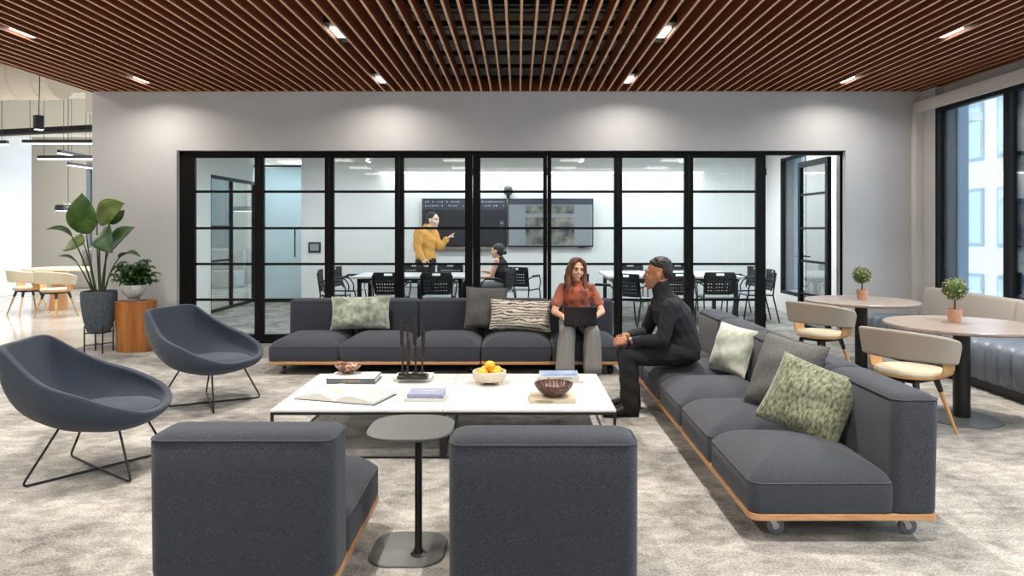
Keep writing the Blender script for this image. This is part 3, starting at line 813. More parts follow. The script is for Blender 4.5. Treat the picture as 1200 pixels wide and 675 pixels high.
# open book
x, y = at(404, 466, TZ)
t = thing('open_book', 'large open book with cream pages lying on the left coffee table', 'book', (x, y, TZ), -17)
b = new(); box(b, -.31, .31, -.145, .185, 0, .004); build('cover', b, 'black_ink', t)
for s in (-1, 1):
    def prof_(u): return .005 + .056 * (math.sin(min(u * 3.2, PI / 2)) ** .8) * (1 - .72 * u ** 1.5) + .002
    rings = []; n = 16
    tp = [(s * (.004 + u * .296), prof_(u)) for u in [k / n for k in range(n + 1)]]
    low = [(s * .300, .0045), (s * .004, .0045)]
    rings = [[Vector((x_, yy, z_)) for x_, z_ in tp + low] for yy in (-.14, .18)]
    b = new(); ring_loft(b, rings); pg = build('page_block', b, 'paper', t, smooth=25)
    b = new(); vs = []
    for (x_, z_) in [(s * (.03 + u * .235), prof_(.09 + u * .78) + .0012) for u in [k / 10 for k in range(11)]]:
        vs.append((b.verts.new((x_, -.02 if s < 0 else -.09, z_)), b.verts.new((x_, .13 if s < 0 else .12, z_))))
    for a, c in zip(vs, vs[1:]): b.faces.new((a[0], c[0], c[1], a[1]))
    build('page_picture', b, 'page_print', pg)
# candle holder on white book
book('white book under the tall iron candle holder', 483, 447.5, .29, .21, .030, 0, 'book_white')
x, y = at(483, 444, top(.030))
t = thing('candle_holder', 'dark iron candle holder with tall thin double rods on a white book', 'candle holder', (x, y, top(.0302)))
b = new(); box(b, -.115, .115, -.02, .10, 0, .022, bev=.002); build('base', b, 'iron_brown', t)
for i, (xx, yy) in enumerate(((-.083, .06), (-.038, .02), (.018, .06), (.073, .03))):
    b = new(); box(b, xx - .03, xx + .03, yy - .025, yy + .025, .022, .036, bev=.002); cp = build('cup_block', b, 'iron_brown', t)
    b = new(); cyl(b, (xx, yy), .008, .036, .40 + .02 * (i % 2), 10); build('rod', b, 'iron_brown', t)
    zz = (.24, .10, .25, .16)[i]; dx = .014 if i % 2 else -.012
    b = new(); cyl(b, (xx + dx, yy), .009, zz, zz + .20, 10); build('short_rod', b, 'iron_brown', t)
# blue book on white book
wb = book('white book beneath the slate blue book, close to the table joint', 496.5, 471, .27, .21, .022, 0, 'book_white')
xb, yb2 = at(496.5, 471, TZ)
b3 = book('slate blue book lying on a white book near the middle of the tables', None, (xb + .005, yb2 + .012), .245, .19, .026, -2, 'book_blue', z=top(.0222))
b = new(); box(b, -.03, .07, .125, .129, .026, .0266); box(b, -.01, .05, .112, .115, .026, .0266); build('cover_line', b, 'white_ink', b3)
# fruit bowl
x, y = at(573.5, 449, TZ)
t = thing('fruit_bowl', 'striped cream bowl on three block feet filled with oranges', 'bowl', (x, y, TZ))
b = new(); lathe(b, [(.098, .022), (.116, .03), (.127, .05), (.130, .075), (.127, .096), (.12, .10), (.115, .095), (.112, .07), (.10, .045), (.05, .036)], 40); build('basin', b, 'bowl_striped', t)
for a in (-60, 60, 180):
    b = new(); box(b, -.025, .025, -.022, .022, 0, .034, T(.082 * math.sin(math.radians(a)), -.082 * math.cos(math.radians(a)), 0) @ R('Z', a), bev=.003); build('foot', b, 'bowl_striped', t)
def orange(px_off, y_off, z, lb):
    b = new(); sphere(b, (0, 0, 0), (.041, .041, .038), 20, 14); o = build('orange', b, 'orange_peel', loc=(x + px_off, y + y_off, TZ + z)); tag(o, lb, 'orange', 'oranges in the striped bowl')
    b = new(); cyl(b, (0, 0), .005, .036, .040, 8); build('stem_end', b, 'stem_green', o); return o
orange(-.048, -.045, .086, 'orange at the front left of the striped bowl'); orange(.052, -.035, .084, 'orange at the front right of the striped bowl')
orange(.004, -.012, .136, 'topmost orange in the striped bowl'); orange(-.035, .055, .086, 'orange at the back left of the striped bowl'); orange(.055, .05, .086, 'orange at the back right of the striped bowl')
# books right
x, y = at(659, 449, TZ)
book('white book at the bottom of the back right stack', None, (x, y), .32, .22, .018, -1, 'book_white')
bb = book('white spined book with blue photographic cover on the back right stack', None, (x - .02, y + .012), .300, .21, .034, 0, 'book_white', z=top(.0182), title='BILL CUNNINGHAM', tsize=.021, cover='book_photo')
x, y = at(648, 473, TZ)
book('cream book with black spine lettering beneath the fluted brown bowl', None, (x, y), .31, .22, .028, 0, 'book_cream', title='WORKSTEAD', tsize=.020, tx=-.06)
bowl('fluted_bowl', 'fluted dark brown bowl with pale veins on the cream book', 'bowl', (x + .01, y + .105, top(.0284)),
     [(.05, 0), (.06, .006), (.105, .04), (.128, .075), (.132, .088), (.124, .088), (.098, .045), (.04, .014)], 'bowl_brown', seg=72, lobes=18, amp=.06)

# small pedestal table between the chairs
x, y = -.50, 3.29
t = thing('side_table', 'small dark grey pedestal side table between the two armless lounge chairs', 'side table', (x, y, 0), 0)
b = new(); rr_loft(b, .395, .42, .15, [(.012, .556), (.002, .560), (0, .566), (.001, .571)], n=10); build('tabletop', b, 'side_table_grey', t)
b = new(); tube(b, [(.045, -.09, .02), (.045, -.09, .557)], .0165, 16); build('pole', b, 'black_metal', t)
b = new(); rr_loft(b, .345, .36, .11, [(.003, 0), (0, .004), (.004, .010), (.10, .016), (.14, .022)], n=8, cx=-.01, cy=-.02); build('base', b, 'side_table_grey', t)
b = new(); lathe(b, [(.045, .012), (.024, .022), (.018, .045)], 20, T(.045, -.09, 0)); build('collar', b, 'black_metal', t)

# ------------------------------------------------------------------ lounge shell chairs
def lounge_chair(label, loc, rz):
    t = thing('lounge_chair', label, 'lounge chair', loc, rz); t.scale = (.96, .96, 1)
    key = [(0, .375, 0, .395), (26, .345, .21, .405), (46, .25, .335, .455), (72, .07, .375, .535), (100, -.10, .37, .595), (124, -.23, .33, .67), (142, -.36, .275, .77), (152, -.415, .245, .812), (164, -.435, .15, .818), (180, -.44, 0, .815)]
    def rim(a):
        s = 1 if a >= 0 else -1; a = abs(a)
        for k0, k1 in zip(key, key[1:]):
            if k0[0] <= a <= k1[0]:
                i = key.index(k0); km = key[max(i - 1, 0)]; kp = key[min(i + 2, len(key) - 1)]
                u = (a - k0[0]) / (k1[0] - k0[0])
                def cr(c):
                    p0, p1, p2, p3 = km[c], k0[c], k1[c], kp[c]
                    if c == 2:
                        if i == 0: p0 = -k1[c]
                        if i + 2 >= len(key): p3 = -k0[c]
                    else:
                        if i == 0: p0 = k1[c]
                        if i + 2 >= len(key): p3 = k0[c]
                    return .5 * (2 * p1 + (p2 - p0) * u + (2 * p0 - 5 * p1 + 4 * p2 - p3) * u * u + (3 * p1 - p0 - 3 * p2 + p3) * u ** 3)
                return Vector((cr(1), s * cr(2), cr(3)))
    NA, NV = 72, 14; b = new(); g = {}
    for i in range(NA):
        a = i * 360 / NA; a = a - 360 if a > 180 else a
        r_ = rim(a)
        for j in range(NV + 1):
            v = j / NV
            f = math.sin(v * PI / 2) ** .85; h = v ** 2.0
            if j == 0: f = .0
            base = Vector((.02, 0, .315))
            p = Vector((base.x + (r_.x - base.x) * f, r_.y * f * (1 + .10 * math.sin(v * PI)), base.z + (r_.z - base.z) * (h * .75 + v * .25 * v)))
            if j == 0:
                g[i, j] = g.get('c') or g.setdefault('c', b.verts.new(base)); continue
            g[i, j] = b.verts.new(p)
    for i in range(NA):
        k = (i + 1) % NA
        b.faces.new((g['c'], g[i, 1], g[k, 1]))
        for j in range(1, NV): b.faces.new((g[i, j], g[i, j + 1], g[k, j + 1], g[k, j]))
    o = build('shell', b, 'lounge_fabric', t)
    m = o.modifiers.new('s', 'SOLIDIFY'); m.thickness = .045; m.offset = 1 
    m = o.modifiers.new('b', 'BEVEL'); m.width = .018; m.segments = 3; m.limit_method = 'ANGLE'; m.angle_limit = math.radians(50)
    b = new(); pts = []
    b2 = new(); rr_loft(b2, .54, .50, .20, [(.03, .335), (.005, .345), (0, .365), (.004, .385), (.03, .403), (.09, .415), (.16, .418)], cx=.09, n=9); build('seat_cushion', b2, 'lounge_fabric', t)
    # sled base: two crossing rods on the floor, ends rising to the shell
    for (ax, ay), (bx, by) in (((-.30, -.30), (.32, .30)), ((-.30, .30), (.32, -.30))):
        b = new(); s = 1 if ay < 0 else -1
        tube(b, rounded([(ax * .45 + .0, ay * .62, .325), (ax, ay, .008), (bx, by, .008), (bx * .62, by * .62, .325)], .04, 6), .0075, 8)
        build('wire_leg', b, 'black_metal', t)
    return t
lounge_chair('slate blue shell lounge chair on wire legs, nearest at the left edge', (-2.62, 4.36, 0), 8)
lounge_chair('slate blue shell lounge chair on wire legs, beside the wooden drum table', (-2.66, 6.02, 0), -18)

# ------------------------------------------------------------------ cafe corner
def cafe_table(x, y, label):
    t = thing('cafe_table', label, 'table', (x, y, 0))
    b = new(); lathe(b, [(.535, .722), (.552, .732), (.552, .746), (.548, .750)], 64); build('tabletop', b, 'cafe_top', t)
    b = new(); lathe(b, [(.16, .712), (.16, .722)], 24); lathe(b, [(.061, .02), (.061, .714)], 28); build('column', b, 'black_metal', t)
    b = new(); lathe(b, [(.275, 0), (.28, .004), (.275, .012), (.07, .022)], 48); build('base', b, 'side_table_grey', t)
    return t
cafe_table(3.60, 7.34, 'round cafe table farther back, near the open glass door')
cafe_table(3.50, 5.52, 'round cafe table nearer the viewer, at the right picture edge')

def topiary(x, y, z, label, s=1.0):
    t = thing('potted_topiary', label, 'potted plant', (x, y, z))
    b = new(); lathe(b, [(.042, 0), (.046, .004), (.056, .10), (.057, .105), (.050, .105), (.049, .09)], 28); build('pot', b, 'terracotta_pot', t)
    b = new(); lathe(b, [(.048, .088), (.02, .092)], 20); build('soil', b, 'soil', t)
    b = new(); tube(b, [(0, 0, .085), (.003, 0, .14), (0, .002, .20)], .008, 8, radii=[.009, .0075, .007]); build('trunk', b, 'bark', t)
    rr = random.Random(int(x * 100)); b = new(); c = Vector((0, 0, .265 * s)); sphere(b, c, .078 * s, 16, 12)
    for k in range(900):
        v = Vector((rr.gauss(0, 1), rr.gauss(0, 1), rr.gauss(0, 1))).normalized(); p = c + v * .086 * s * rr.uniform(.84, 1.08)
        u = (v.orthogonal().normalized() * math.cos(k) + v.cross(v.orthogonal()).normalized() * math.sin(k)); w_ = v.cross(u)
        n = (v * .5 + u).normalized(); q = [p - w_ * .005, p + n * .010 - w_ * .003 + v * .002, p + n * .017, p + n * .010 + w_ * .003 + v * .002, p + w_ * .005]
        b.faces.new([b.verts.new(a) for a in q])
    build('foliage', b, 'leaf_fine', t, smooth=0)
    b = new()
    for k in range(60):
        v = Vector((rr.gauss(0, 1), rr.gauss(0, 1), rr.gauss(0, 1))).normalized(); sphere(b, c + v * .092 * s, .005, 6, 4)
    tag(build('blossom', b, 'petal', t, smooth=0), kind='stuff')
    return t
x, y = at(1010, 351, .75); topiary(x, y, .7502, 'small round topiary in terracotta pot on the farther cafe table', .98)
x, y = at(1118.5, 377, .75); topiary(x, y, .7502, 'small round topiary in terracotta pot on the nearer cafe table', 1.0)

def band_chair(name, label, loc, rz, fab='taupe_fabric', seatm='cream_fabric', wood='oak', group=None):
    """sitter faces local +x"""
    t = thing(name, label, 'chair', loc, rz, group)
    b = new(); rings = []; n = 28
    for k in range(n + 1):
        a = math.radians(68 + (292 - 68) * k / n); c = math.cos(a); s = math.sin(a)
        e = abs(k / n * 2 - 1)
        rx, ry = .27, .30; z0 = .585 + .0 * e - .0 * e; z1 = .775 - .055 * e ** 2; z0 = .575 - .045 * e ** 2; z1 = .79 - .095 * e ** 2
        if e > .93: z1 -= .03 * (e - .93) / .07; z0 += .03 * (e - .93) / .07
        px_, py_ = rx * c - .0, ry * s; nx_, ny_ = c, s; th = .020
        px_ += .0
        lean = .035 * (1 - e * .5)
        rings.append([Vector((px_ - nx_ * th, py_ - ny_ * th, z0 + .006)), Vector((px_, py_, z0)), Vector((px_ + nx_ * th, py_ + ny_ * th, z0 + .006)),
                      Vector((px_ + nx_ * (th + lean), py_ + ny_ * (th + lean), z1 - .01)), Vector((px_ + nx_ * lean, py_ + ny_ * lean, z1)), Vector((px_ + nx_ * (lean - th), py_ + ny_ * (lean - th), z1 - .01))])
    ring_loft(b, rings); o = build('back_band', b, fab, t, smooth=60)
    m = o.modifiers.new('b', 'BEVEL'); m.width = .01; m.segments = 2
    b = new(); rr_loft(b, .46, .45, .19, [(.02, .446), (0, .452), (0, .466), (.012, .480), (.06, .486)], cx=.01, n=9); build('seat_pad', b, seatm, t)
    b = new(); rr_loft(b, .45, .44, .185, [(.03, .425), (.0, .436), (0, .4515)], cx=.01, n=9); build('seat_shell', b, wood, t)
    for s in (-1, 1):
        b = new(); rg = []
        for (yy, zz) in ((.12, .428), (.21, .440), (.255, .470), (.268, .51), (.270, .56)):
            rg.append([Vector((-.06, s * yy, zz)), Vector((.085, s * yy, zz)), Vector((.085, s * (yy + .009), zz - .006)), Vector((-.06, s * (yy + .009), zz - .006))])
        ring_loft(b, rg); build('side_bracket', b, wood, t, smooth=50)
    b = new(); box(b, -.15, .15, -.13, .13, .395, .414, bev=.004); u = build('under_plate', b, 'black_metal', t)
    for sx in (-1, 1):
        for sy in (-1, 1):
            p0 = Vector((sx * .13, sy * .12, .41)); p1 = Vector((sx * .235, sy * .215, 0)); pm = p0.lerp(p1, .24)
            b = new(); tube(b, [pm.lerp(p0, .02), p1], .012, 10, radii=[.0165, .0095]); lg = build('leg', b, wood, t)
            b = new(); tube(b, [p0, pm], .012, 10, radii=[.024, .018]); build('leg_socket', b, 'black_metal', lg)
    return t
band_chair('cafe_chair', 'taupe curved back chair with oak legs at the nearer cafe table', (2.88, 5.15, 0), 31)
band_chair('cafe_chair', 'taupe curved back chair with oak legs at the farther cafe table', (3.02, 6.97, 0), 30)

# bench along the windows
t = thing('banquette_bench', 'long channel tufted slate leather bench with beige back under the windows', 'bench', (0, 0, 0))
yb0, yb1 = 3.2, 8.62
b = new(); n = 32; ch = (yb1 - yb0) / n
prof = [(4.30, .09), (4.272, .12), (4.262, .30), (4.268, .41), (4.30, .455), (4.36, .470), (4.60, .462), (4.92, .455)]
rings = []
for k in range(n * 6 + 1):
    y = yb0 + ch * k / 6; q = abs(math.sin(PI * k / 6)) ** .5; dip = .032 * (1 - q)
    rings.append([Vector((x_ + dip * (1 if z_ < .45 else .3), y, z_ - dip * (1 if z_ > .44 else 0))) for x_, z_ in prof] + [Vector((4.92, y, .09))])
ring_loft(b, rings); build('seat', b, 'bench_leather', t, smooth=50)
b = new(); box(b, 4.33, 4.92, yb0 + .01, yb1 - .01, 0, .088); build('plinth', b, 'black_metal', t)
y = yb1
for L_ in (1.60, 1.60, 2.19):
    b = new(); rr_loft(b, .13, L_ - .02, .045, [(.012, .44), (.002, .45), (0, .47), (0, .755), (.006, .772), (.02, .782), (.04, .785)], cx=5.0, cy=y - L_ / 2)
    for v in b.verts:
        v.co.x += .05 * (v.co.z - .45) / .33
    build('back_cushion', b, 'bench_back', t); y -= L_
b = new(); box(b, 4.99, 5.10, yb0, yb1, 0, .44); build('back_frame', b, 'black_metal', t)

# ------------------------------------------------------------------ plants by the wall
def leaf_blade(b, base, tip, up, width, curl=.15, n=12, m=6, droop=0):
    base, tip = Vector(base), Vector(tip); ax = tip - base; Ln = ax.length; a = ax.normalized(); s = a.cross(Vector(up)).normalized(); nn = s.cross(a)
    rows = []
    for i in range(n + 1):
        u = i / n; w_ = width / 2 * (math.sin(PI * min(u * 1.02 + .02, 1) ** .8) ** .7 if u < 1 else .0) + .001
        c = base + a * Ln * u + nn * (.10 * Ln * math.sin(u * PI)) - Vector((0, 0, droop * u * u * Ln))
        rows.append([b.verts.new(c + s * w_ * (2 * j / m - 1) + nn * (curl * w_ * abs(2 * j / m - 1) ** 1.3 + .01 * w_ * 10 * .1 * math.sin(i * 2.1 + j))) for j in range(m + 1)])
    for r0, r1 in zip(rows, rows[1:]):
        for j in range(m): b.faces.new((r0[j], r0[j + 1], r1[j + 1], r1[j]))
PY = 8.50; PX = wx(116, PY)
t = thing('potted_palm', 'tall broad leaved plant in a ribbed slate pot on black stand', 'potted plant', (PX, PY, 0))
b = new(); lathe(b, [(.10, .245), (.125, .26), (.165, .40), (.190, .58), (.196, .70), (.190, .745), (.175, .745), (.172, .70)], 72, lobes=22, amp=.035); build('pot', b, 'pot_slate', t)
b = new(); lathe(b, [(.172, .70), (.10, .73), (.01, .74)], 28); build('soil', b, 'soil', t)
b = new()
for a in (45, 135, 225, 315):
    c, s = .155 * math.cos(math.radians(a)), .155 * math.sin(math.radians(a)); tube(b, [(c, s, 0), (c, s, .33)], .009, 8)
tube(b, [(.11, .11, .10), (-.11, -.11, .10)], .006, 6); tube(b, [(.11, -.11, .10), (-.11, .11, .10)], .006, 6)
for p, q in ((45, 135), (135, 225), (225, 315), (315, 45)):
    A = [.155 * math.cos(math.radians(p)), .155 * math.sin(math.radians(p)), .243]; B = [.155 * math.cos(math.radians(q)), .155 * math.sin(math.radians(q)), .243]; tube(b, [A, B], .006, 6)
build('stand', b, 'black_metal', t)
def lp(px, py, dy=0):                                   # photo point near the plant -> plant-local
    d = PY + dy; return Vector((wx(px, d) - PX, dy, wz(py, d)))
# (stem base px, knee, blade base, tip, up, width, material)
leaves = [((113, 342), (104, 300, -.05), (101, 274, -.10), (96, 226, -.12), (0, -1, .15), .36, 'leaf_banana', .1, 0),
          ((117, 342), (113, 290, .02), (114, 258, .04), (146, 238, .0), (-.2, -.95, .3), .34, 'leaf_olive', .1, 0),
          ((119, 342), (122, 300, 0), (130, 291, 0), (158, 266, -.12), (-.5, -.8, .25), .25, 'leaf_dark', .2, 0),
          ((112, 342), (104, 300, .05), (98, 285, .05), (75, 288, .2), (0, -.8, .6), .26, 'leaf_olive', .1, .1),
          ((110, 342), (98, 300, -.1), (84, 277, -.2), (53, 266, -.35), (0, -.25, 1), .17, 'leaf_dark', .5, .1),
          ((118, 342), (115, 290, .05), (118, 272, .02), (132, 284, -.2), (0, -.9, .3), .30, 'leaf_dark', .2, .35),
          ((121, 342), (126, 270, .1), (128, 262, .1), (146, 246, .2), (.6, 0, .5), .12, 'leaf_dark', .6, 0),
          ((122, 342), (130, 312, -.1), (140, 302, -.1), (165, 296, -.2), (0, -.2, 1), .13, 'leaf_dark', .5, .15),
          ((109, 342), (98, 318, -.1), (90, 308, -.15), (68, 298, -.3), (0, -.3, 1), .12, 'leaf_dark', .4, .1)]
for sb, kn, bb_, tp_, up, wd, mm, cu, dr in leaves:
    s0 = lp(*sb); s0.z = .72; k0 = lp(*kn); b0 = lp(*bb_); t0 = lp(*tp_)
    pts = [s0 * (1 - u) ** 2 + k0 * 2 * u * (1 - u) + b0 * u * u for u in [i / 10 for i in range(11)]]
    b = new(); tube(b, pts, .008, 8, radii=[.012 - .006 * i / 10 for i in range(11)])
    mid = [b0.lerp(t0, u) + Vector((0, 0, 0)) for u in (0, .3)]
    st = build('stem', b, 'stem_green', t)
    b = new(); leaf_blade(b, b0, t0, up, wd, cu, 14, 6, dr); o = build('leaf', b, mm, t, smooth=70)
    m = o.modifiers.new('s', 'SOLIDIFY'); m.thickness = .003
# oval wooden drum table
DY = 8.62; DX_ = wx(159, DY)
t = thing('drum_side_table', 'oval tapered oak drum side table against the wall', 'side table', (DX_, DY, 0))
b = new(); lathe(b, [(.215, .0), (.222, .012), (.243, .58), (.243, .595)], 64, sy=.78); build('body', b, 'drum_oak', t)
b = new(); lathe(b, [(.240, .5952), (.246, .598), (.246, .612), (.240, .616)], 64, sy=.78); build('tabletop', b, 'drum_oak', t)
x, y = wx(157, DY - .02), DY - .02
b = new(); lathe(b, [(.12, 0), (.135, .006), (.135, .012), (.07, .02), (.06, .035), (.05, .035)], 36); tag(build('silver_tray', b, 'silver', loc=(x, y, .6165)), 'small round silver stand under the white potted plant', 'tray')
t = thing('potted_plant', 'bushy small leaved plant in a white bowl pot on the oak drum', 'potted plant', (x, y, .652))
b = new(); lathe(b, [(.05, 0), (.075, .01), (.125, .06), (.138, .12), (.138, .16), (.128, .16), (.126, .12)], 36); build('pot', b, 'ceramic_white', t)
b = new(); lathe(b, [(.127, .14), (.02, .15)], 24); build('soil', b, 'soil', t)
rr = random.Random(5); b = new(); bs = new()
for k in range(34):
    a = rr.uniform(0, 2 * PI); el = rr.uniform(.15, 1.45); L_ = rr.uniform(.16, .36)
    end = Vector((math.cos(a) * math.cos(el) * L_ * 1.0, math.sin(a) * math.cos(el) * L_ * .8, .15 + math.sin(el) * L_))
    tube(bs, [(end.x * .15, end.y * .15, .14), (end.x * .5, end.y * .5, .14 + (end.z - .14) * .65), end], .003, 5)
    for f in (.55, .8, 1.0):
        c = Vector((end.x * f, end.y * f, .14 + (end.z - .14) * f ** .8))
        for q in range(7):
            qa = q * 2 * PI / 7 + rr.uniform(-.3, .3); dr_ = Vector((math.cos(qa), math.sin(qa), rr.uniform(-.5, .3)))
            leaf_blade(b, c, c + dr_ * rr.uniform(.055, .085), (rr.uniform(-.3, .3), rr.uniform(-.8, .0), 1), .036, .2, 4, 2, .3)
build('stem', bs, 'stem_green', t); build('foliage', b, 'leaf_dark', t, smooth=70)

# ------------------------------------------------------------------ open office at left
XO = XL - .02
b = new(); box(b, -24, XO, -5, 27, 4.75, 4.9); struct('ceiling_office', b, 'warm_white', 'white painted concrete deck of the open office', 'ceiling')
b = new(); box(b, -11.62, -11.4, 4, 16.4, 0, 4.75); struct('wall_office_left', b, 'wall_paint', 'pale wall at the far left edge of the open office', 'wall')
b = new()
box(b, -24, -13.6, 22, 22.2, 0, 4.75); box(b, -13.6, -9, 22, 22.2, 0, .9); box(b, -13.6, -9, 22, 22.2, 3.6, 4.75)
struct('wall_office_back', b, 'warm_white', 'far white wall of the open office with tall windows', 'wall')
for i, y0 in enumerate((-13.6 + .02, -12.1, -10.6)):
    w_ = thing('window_%d' % (40 + i), 'tall far window of the open office with pale blind', 'window', (y0 + .7, 22.05, .9), kind='structure')
    b = new(); box(b, -.7, -.62, 0, .1, 0, 2.7); box(b, .66, .74, 0, .1, 0, 2.7); box(b, -.62, .66, 0, .1, 0, .08); box(b, -.62, .66, 0, .1, 2.62, 2.7); build('window_frame', b, 'facade_frame', w_)
    b = new(); box(b, -.62, .66, .04, .05, .08, 2.62); build('pane', b, 'glass_clear', w_)
    b = new(); rg = [[Vector((-.6 + .03 * k, .16 + .03 * math.sin(k * 1.4), z)) for k in range(12)] for z in (.05, 2.65)]; ring_loft(b, rg, False, False, closed=False); o = build('curtain', b, 'curtain', w_, smooth=60)
    m = o.modifiers.new('s', 'SOLIDIFY'); m.thickness = .004
b = new(); box(b, -24, XO, 26.9, 27, 0, 4.75); struct('wall_office_far', b, 'warm_white', 'outer wall beyond the office windows', 'wall')
b = new(); box(b, XO - .24, XO, YW + .27, 12.25, 3.05, 4.7); struct('wall_office_right', b, 'warm_white', 'office side wall above the meeting room', 'wall')
b = new(); box(b, -9.0, XO + .0, 22.0, 22.2, 0, 4.75); struct('wall_office_back_right', b, 'warm_white', 'far white wall of the open office right of the windows', 'wall')
for y, z0, hgt, lb in ((8.9, 3.95, .45, 'deep white ceiling beam of the open office above the corner'), (11.6, 3.75, .55, 'second deep white ceiling beam of the open office'), (15.2, 3.55, .8, 'third deep white ceiling beam of the open office')):
    b = new(); box(b, -23, XO - .26, y, y + .5, z0, z0 + hgt, bev=.01); tag(build('ceiling_beam', b, 'warm_white'), lb, 'beam')
b = new(); tube(b, [(-12, 10.4, 3.75), (XO - 1.25, 10.4, 3.75)], .33, 28); o = build('ceiling_duct', b, 'warm_white'); tag(o, 'round white ventilation duct high in the open office', 'duct')
for k in range(16):
    x_ = -12 + k * .33; b = new(); tube(b, [(x_, 10.4 + .335 * math.cos(a), 3.75 + .335 * math.sin(a)) for a in [q * PI / 14 for q in range(28)]], .012, 6, closed=True); build('duct_seam', b, 'warm_white', o)
b = new(); box(b, -2.6, 2.6, -.12, .12, 3.42, 3.52, T(-8.6, 13.8, 0) @ R('Z', -16)); tag(build('cable_tray', b, 'deck_black'), 'dark cable tray below the office beams', 'cable tray')
# pendants
def pendant_can(x, y, z, label):
    t = thing('pendant_lamp', label, 'pendant lamp', (x, y, z))
    b = new(); lathe(b, [(.055, .005), (.065, 0), (.065, .19), (.03, .20)], 28); build('shade', b, 'lamp_shade_black', t)
    b = new(); lathe(b, [(.05, -.003), (.05, .004)], 20); build('lens', b, 'light_emit', t)
    b = new(); tube(b, [(0, 0, .2), (.01, 0, .6), (0, 0, 4.75 - z)], .006, 6); build('cord', b, 'lamp_shade_black', t)
d = 9.6; pendant_can(wx(45.5, d), d, wz(152, d), 'small black can pendant hanging left of the wall corner')
def pendant_dome(x, y, z, label, r=.34):
    t = thing('pendant_lamp', label, 'pendant lamp', (x, y, z))
    b = new(); lathe(b, [(r, 0), (r, .07), (r * .9, .11), (.05, .13), (.02, .16)], 36); build('shade', b, 'lamp_shade_black', t)
    b = new(); lathe(b, [(r * .92, -.006), (r * .92, .004)], 32); build('lens', b, 'light_strip', t)
    b = new(); tube(b, [(0, 0, .16), (0, 0, 4.75 - z)], .006, 6); build('cord', b, 'lamp_shade_black', t)
d = 13.2; pendant_dome(wx(80, d), d, wz(247, d), 'shallow black dome pendant over the far oak table', .22)
pendant_dome(-7.2, 15.2, 1.95, 'shallow black dome pendant seen through the corridor glass screen, nearer', .36); pendant_dome(-7.0, 18.0, 1.95, 'shallow black dome pendant seen through the corridor glass screen, farther', .34)
def linear(px0, px1, py, d, label, dd=0):
    x0, x1 = wx(px0, d), wx(px1, d + dd); z = wz(py, d)
    t = thing('linear_pendant', label, 'linear lamp', (x0, d, z)); Ln = math.hypot(x1 - x0, dd); M = R('Z', math.degrees(math.atan2(dd, x1 - x0)))
    b = new(); box(b, 0, Ln, -.03, .03, .015, .07, M); build('housing', b, 'office_plastic', t)
    b = new(); box(b, 0, Ln, -.028, .028, 0, .014, M); build('diffuser', b, 'light_strip', t)
    b = new()
    for f in (.1, .9):
        p = M @ Vector((Ln * f, 0, .07)); tube(b, [p, (p.x, p.y, 4.75 - z)], .004, 5)
    build('suspension_wire', b, 'office_plastic', t)
    area('linear_lamp', (Ln / 2 * math.cos(math.atan2(dd, x1 - x0)), dd / 2, -.01), Ln, .08, 45, (1, .97, .93), parent=t)
linear(-60, 9, 170, 10.6, 'glowing linear pendant cut by the left picture edge')
linear(27, 109, 169, 11.2, 'longest glowing linear pendant high in the open office'); linear(45, 112, 187, 12.0, 'glowing linear pendant lower in the office, horizontal')
linear(69, 120, 180, 12.5, 'glowing linear pendant slanting behind the others', 1.5); linear(80, 116, 194, 14.5, 'lowest and farthest glowing linear pendant', 1.0)
for x_, y_ in ((-9, 3), (-14, 3), (-9, 7), (-8, 18), (-13, 19)):
    t = thing('ceiling_panel_light', 'flush ceiling panel light of the open office', 'ceiling light', (x_, y_, 4.75), group='panel lights of the open office')
    b = new(); box(b, -.6, .6, -.3, .3, -.02, 0); build('lens', b, 'light_strip', t); area('office_lamp', (0, 0, -.03), 1.2, .6, 75, (1, .97, .93), parent=t)
# oak table and chairs
d = 13.1; xt = wx(97, d)
t = thing('dining_table', 'pale oak topped table in the open office behind the plant', 'table', (xt, d, 0))
b = new(); rr_loft(b, 1.9, 1.0, .3, [(.01, .735), (0, .74), (0, .762), (.004, .768)], n=8); build('tabletop', b, 'oak_pale', t)
for s in (-1, 1):
    b = new(); tube(b, [(s * .45, 0, 0), (s * .45, 0, .735)], .1, 20, radii=[.17, .09]); build('pedestal', b, 'oak', t)
band_chair('office_chair', 'pale wooden armchair left of two at the far oak table', (wx(33, 12.3), 12.3, 0), 60, 'cream_fabric', 'cream_fabric')
band_chair('office_chair', 'pale wooden armchair right of two at the far oak table', (wx(66, 11.95), 11.95, 0), 80, 'cream_fabric', 'cream_fabric')
# far banquette
t = thing('office_banquette', 'pale upholstered banquette at the back of the open office', 'banquette', (-11.3, 17.6, 0))
b = new(); box(b, -.0, 4.2, 0, .6, .0, .44, bev=.03); build('seat', b, 'bench_back', t)
b = new(); box(b, -.0, 4.2, .5, .72, .44, .95, bev=.04); build('backrest', b, 'bench_back', t)
for k in range(3):
    x_ = (.45, 1.05, 1.7)[k]
    b = new(); box(b, x_ - .23, x_ + .23, .32, .46, .445, .86, T(0, 0, 0), bev=.06); 
    tag(build('seat_pillow', b, 'grey_cushion', loc=(-11.3, 17.6, 0)), ('grey pillow on the far banquette, nearest the pale wall', 'grey pillow on the far banquette, middle of three', 'grey pillow on the far banquette, right of three')[k], 'pillow')
t = thing('office_banquette', 'pale banquette seen through the corridor glass screen', 'banquette', (-7.6, 19.4, 0))
b = new(); box(b, -1.2, 1.9, 0, .6, .0, .44, bev=.03); build('seat', b, 'bench_back', t)
b = new(); box(b, -1.2, 1.9, .5, .72, .44, .9, bev=.04); build('backrest', b, 'bench_back', t)
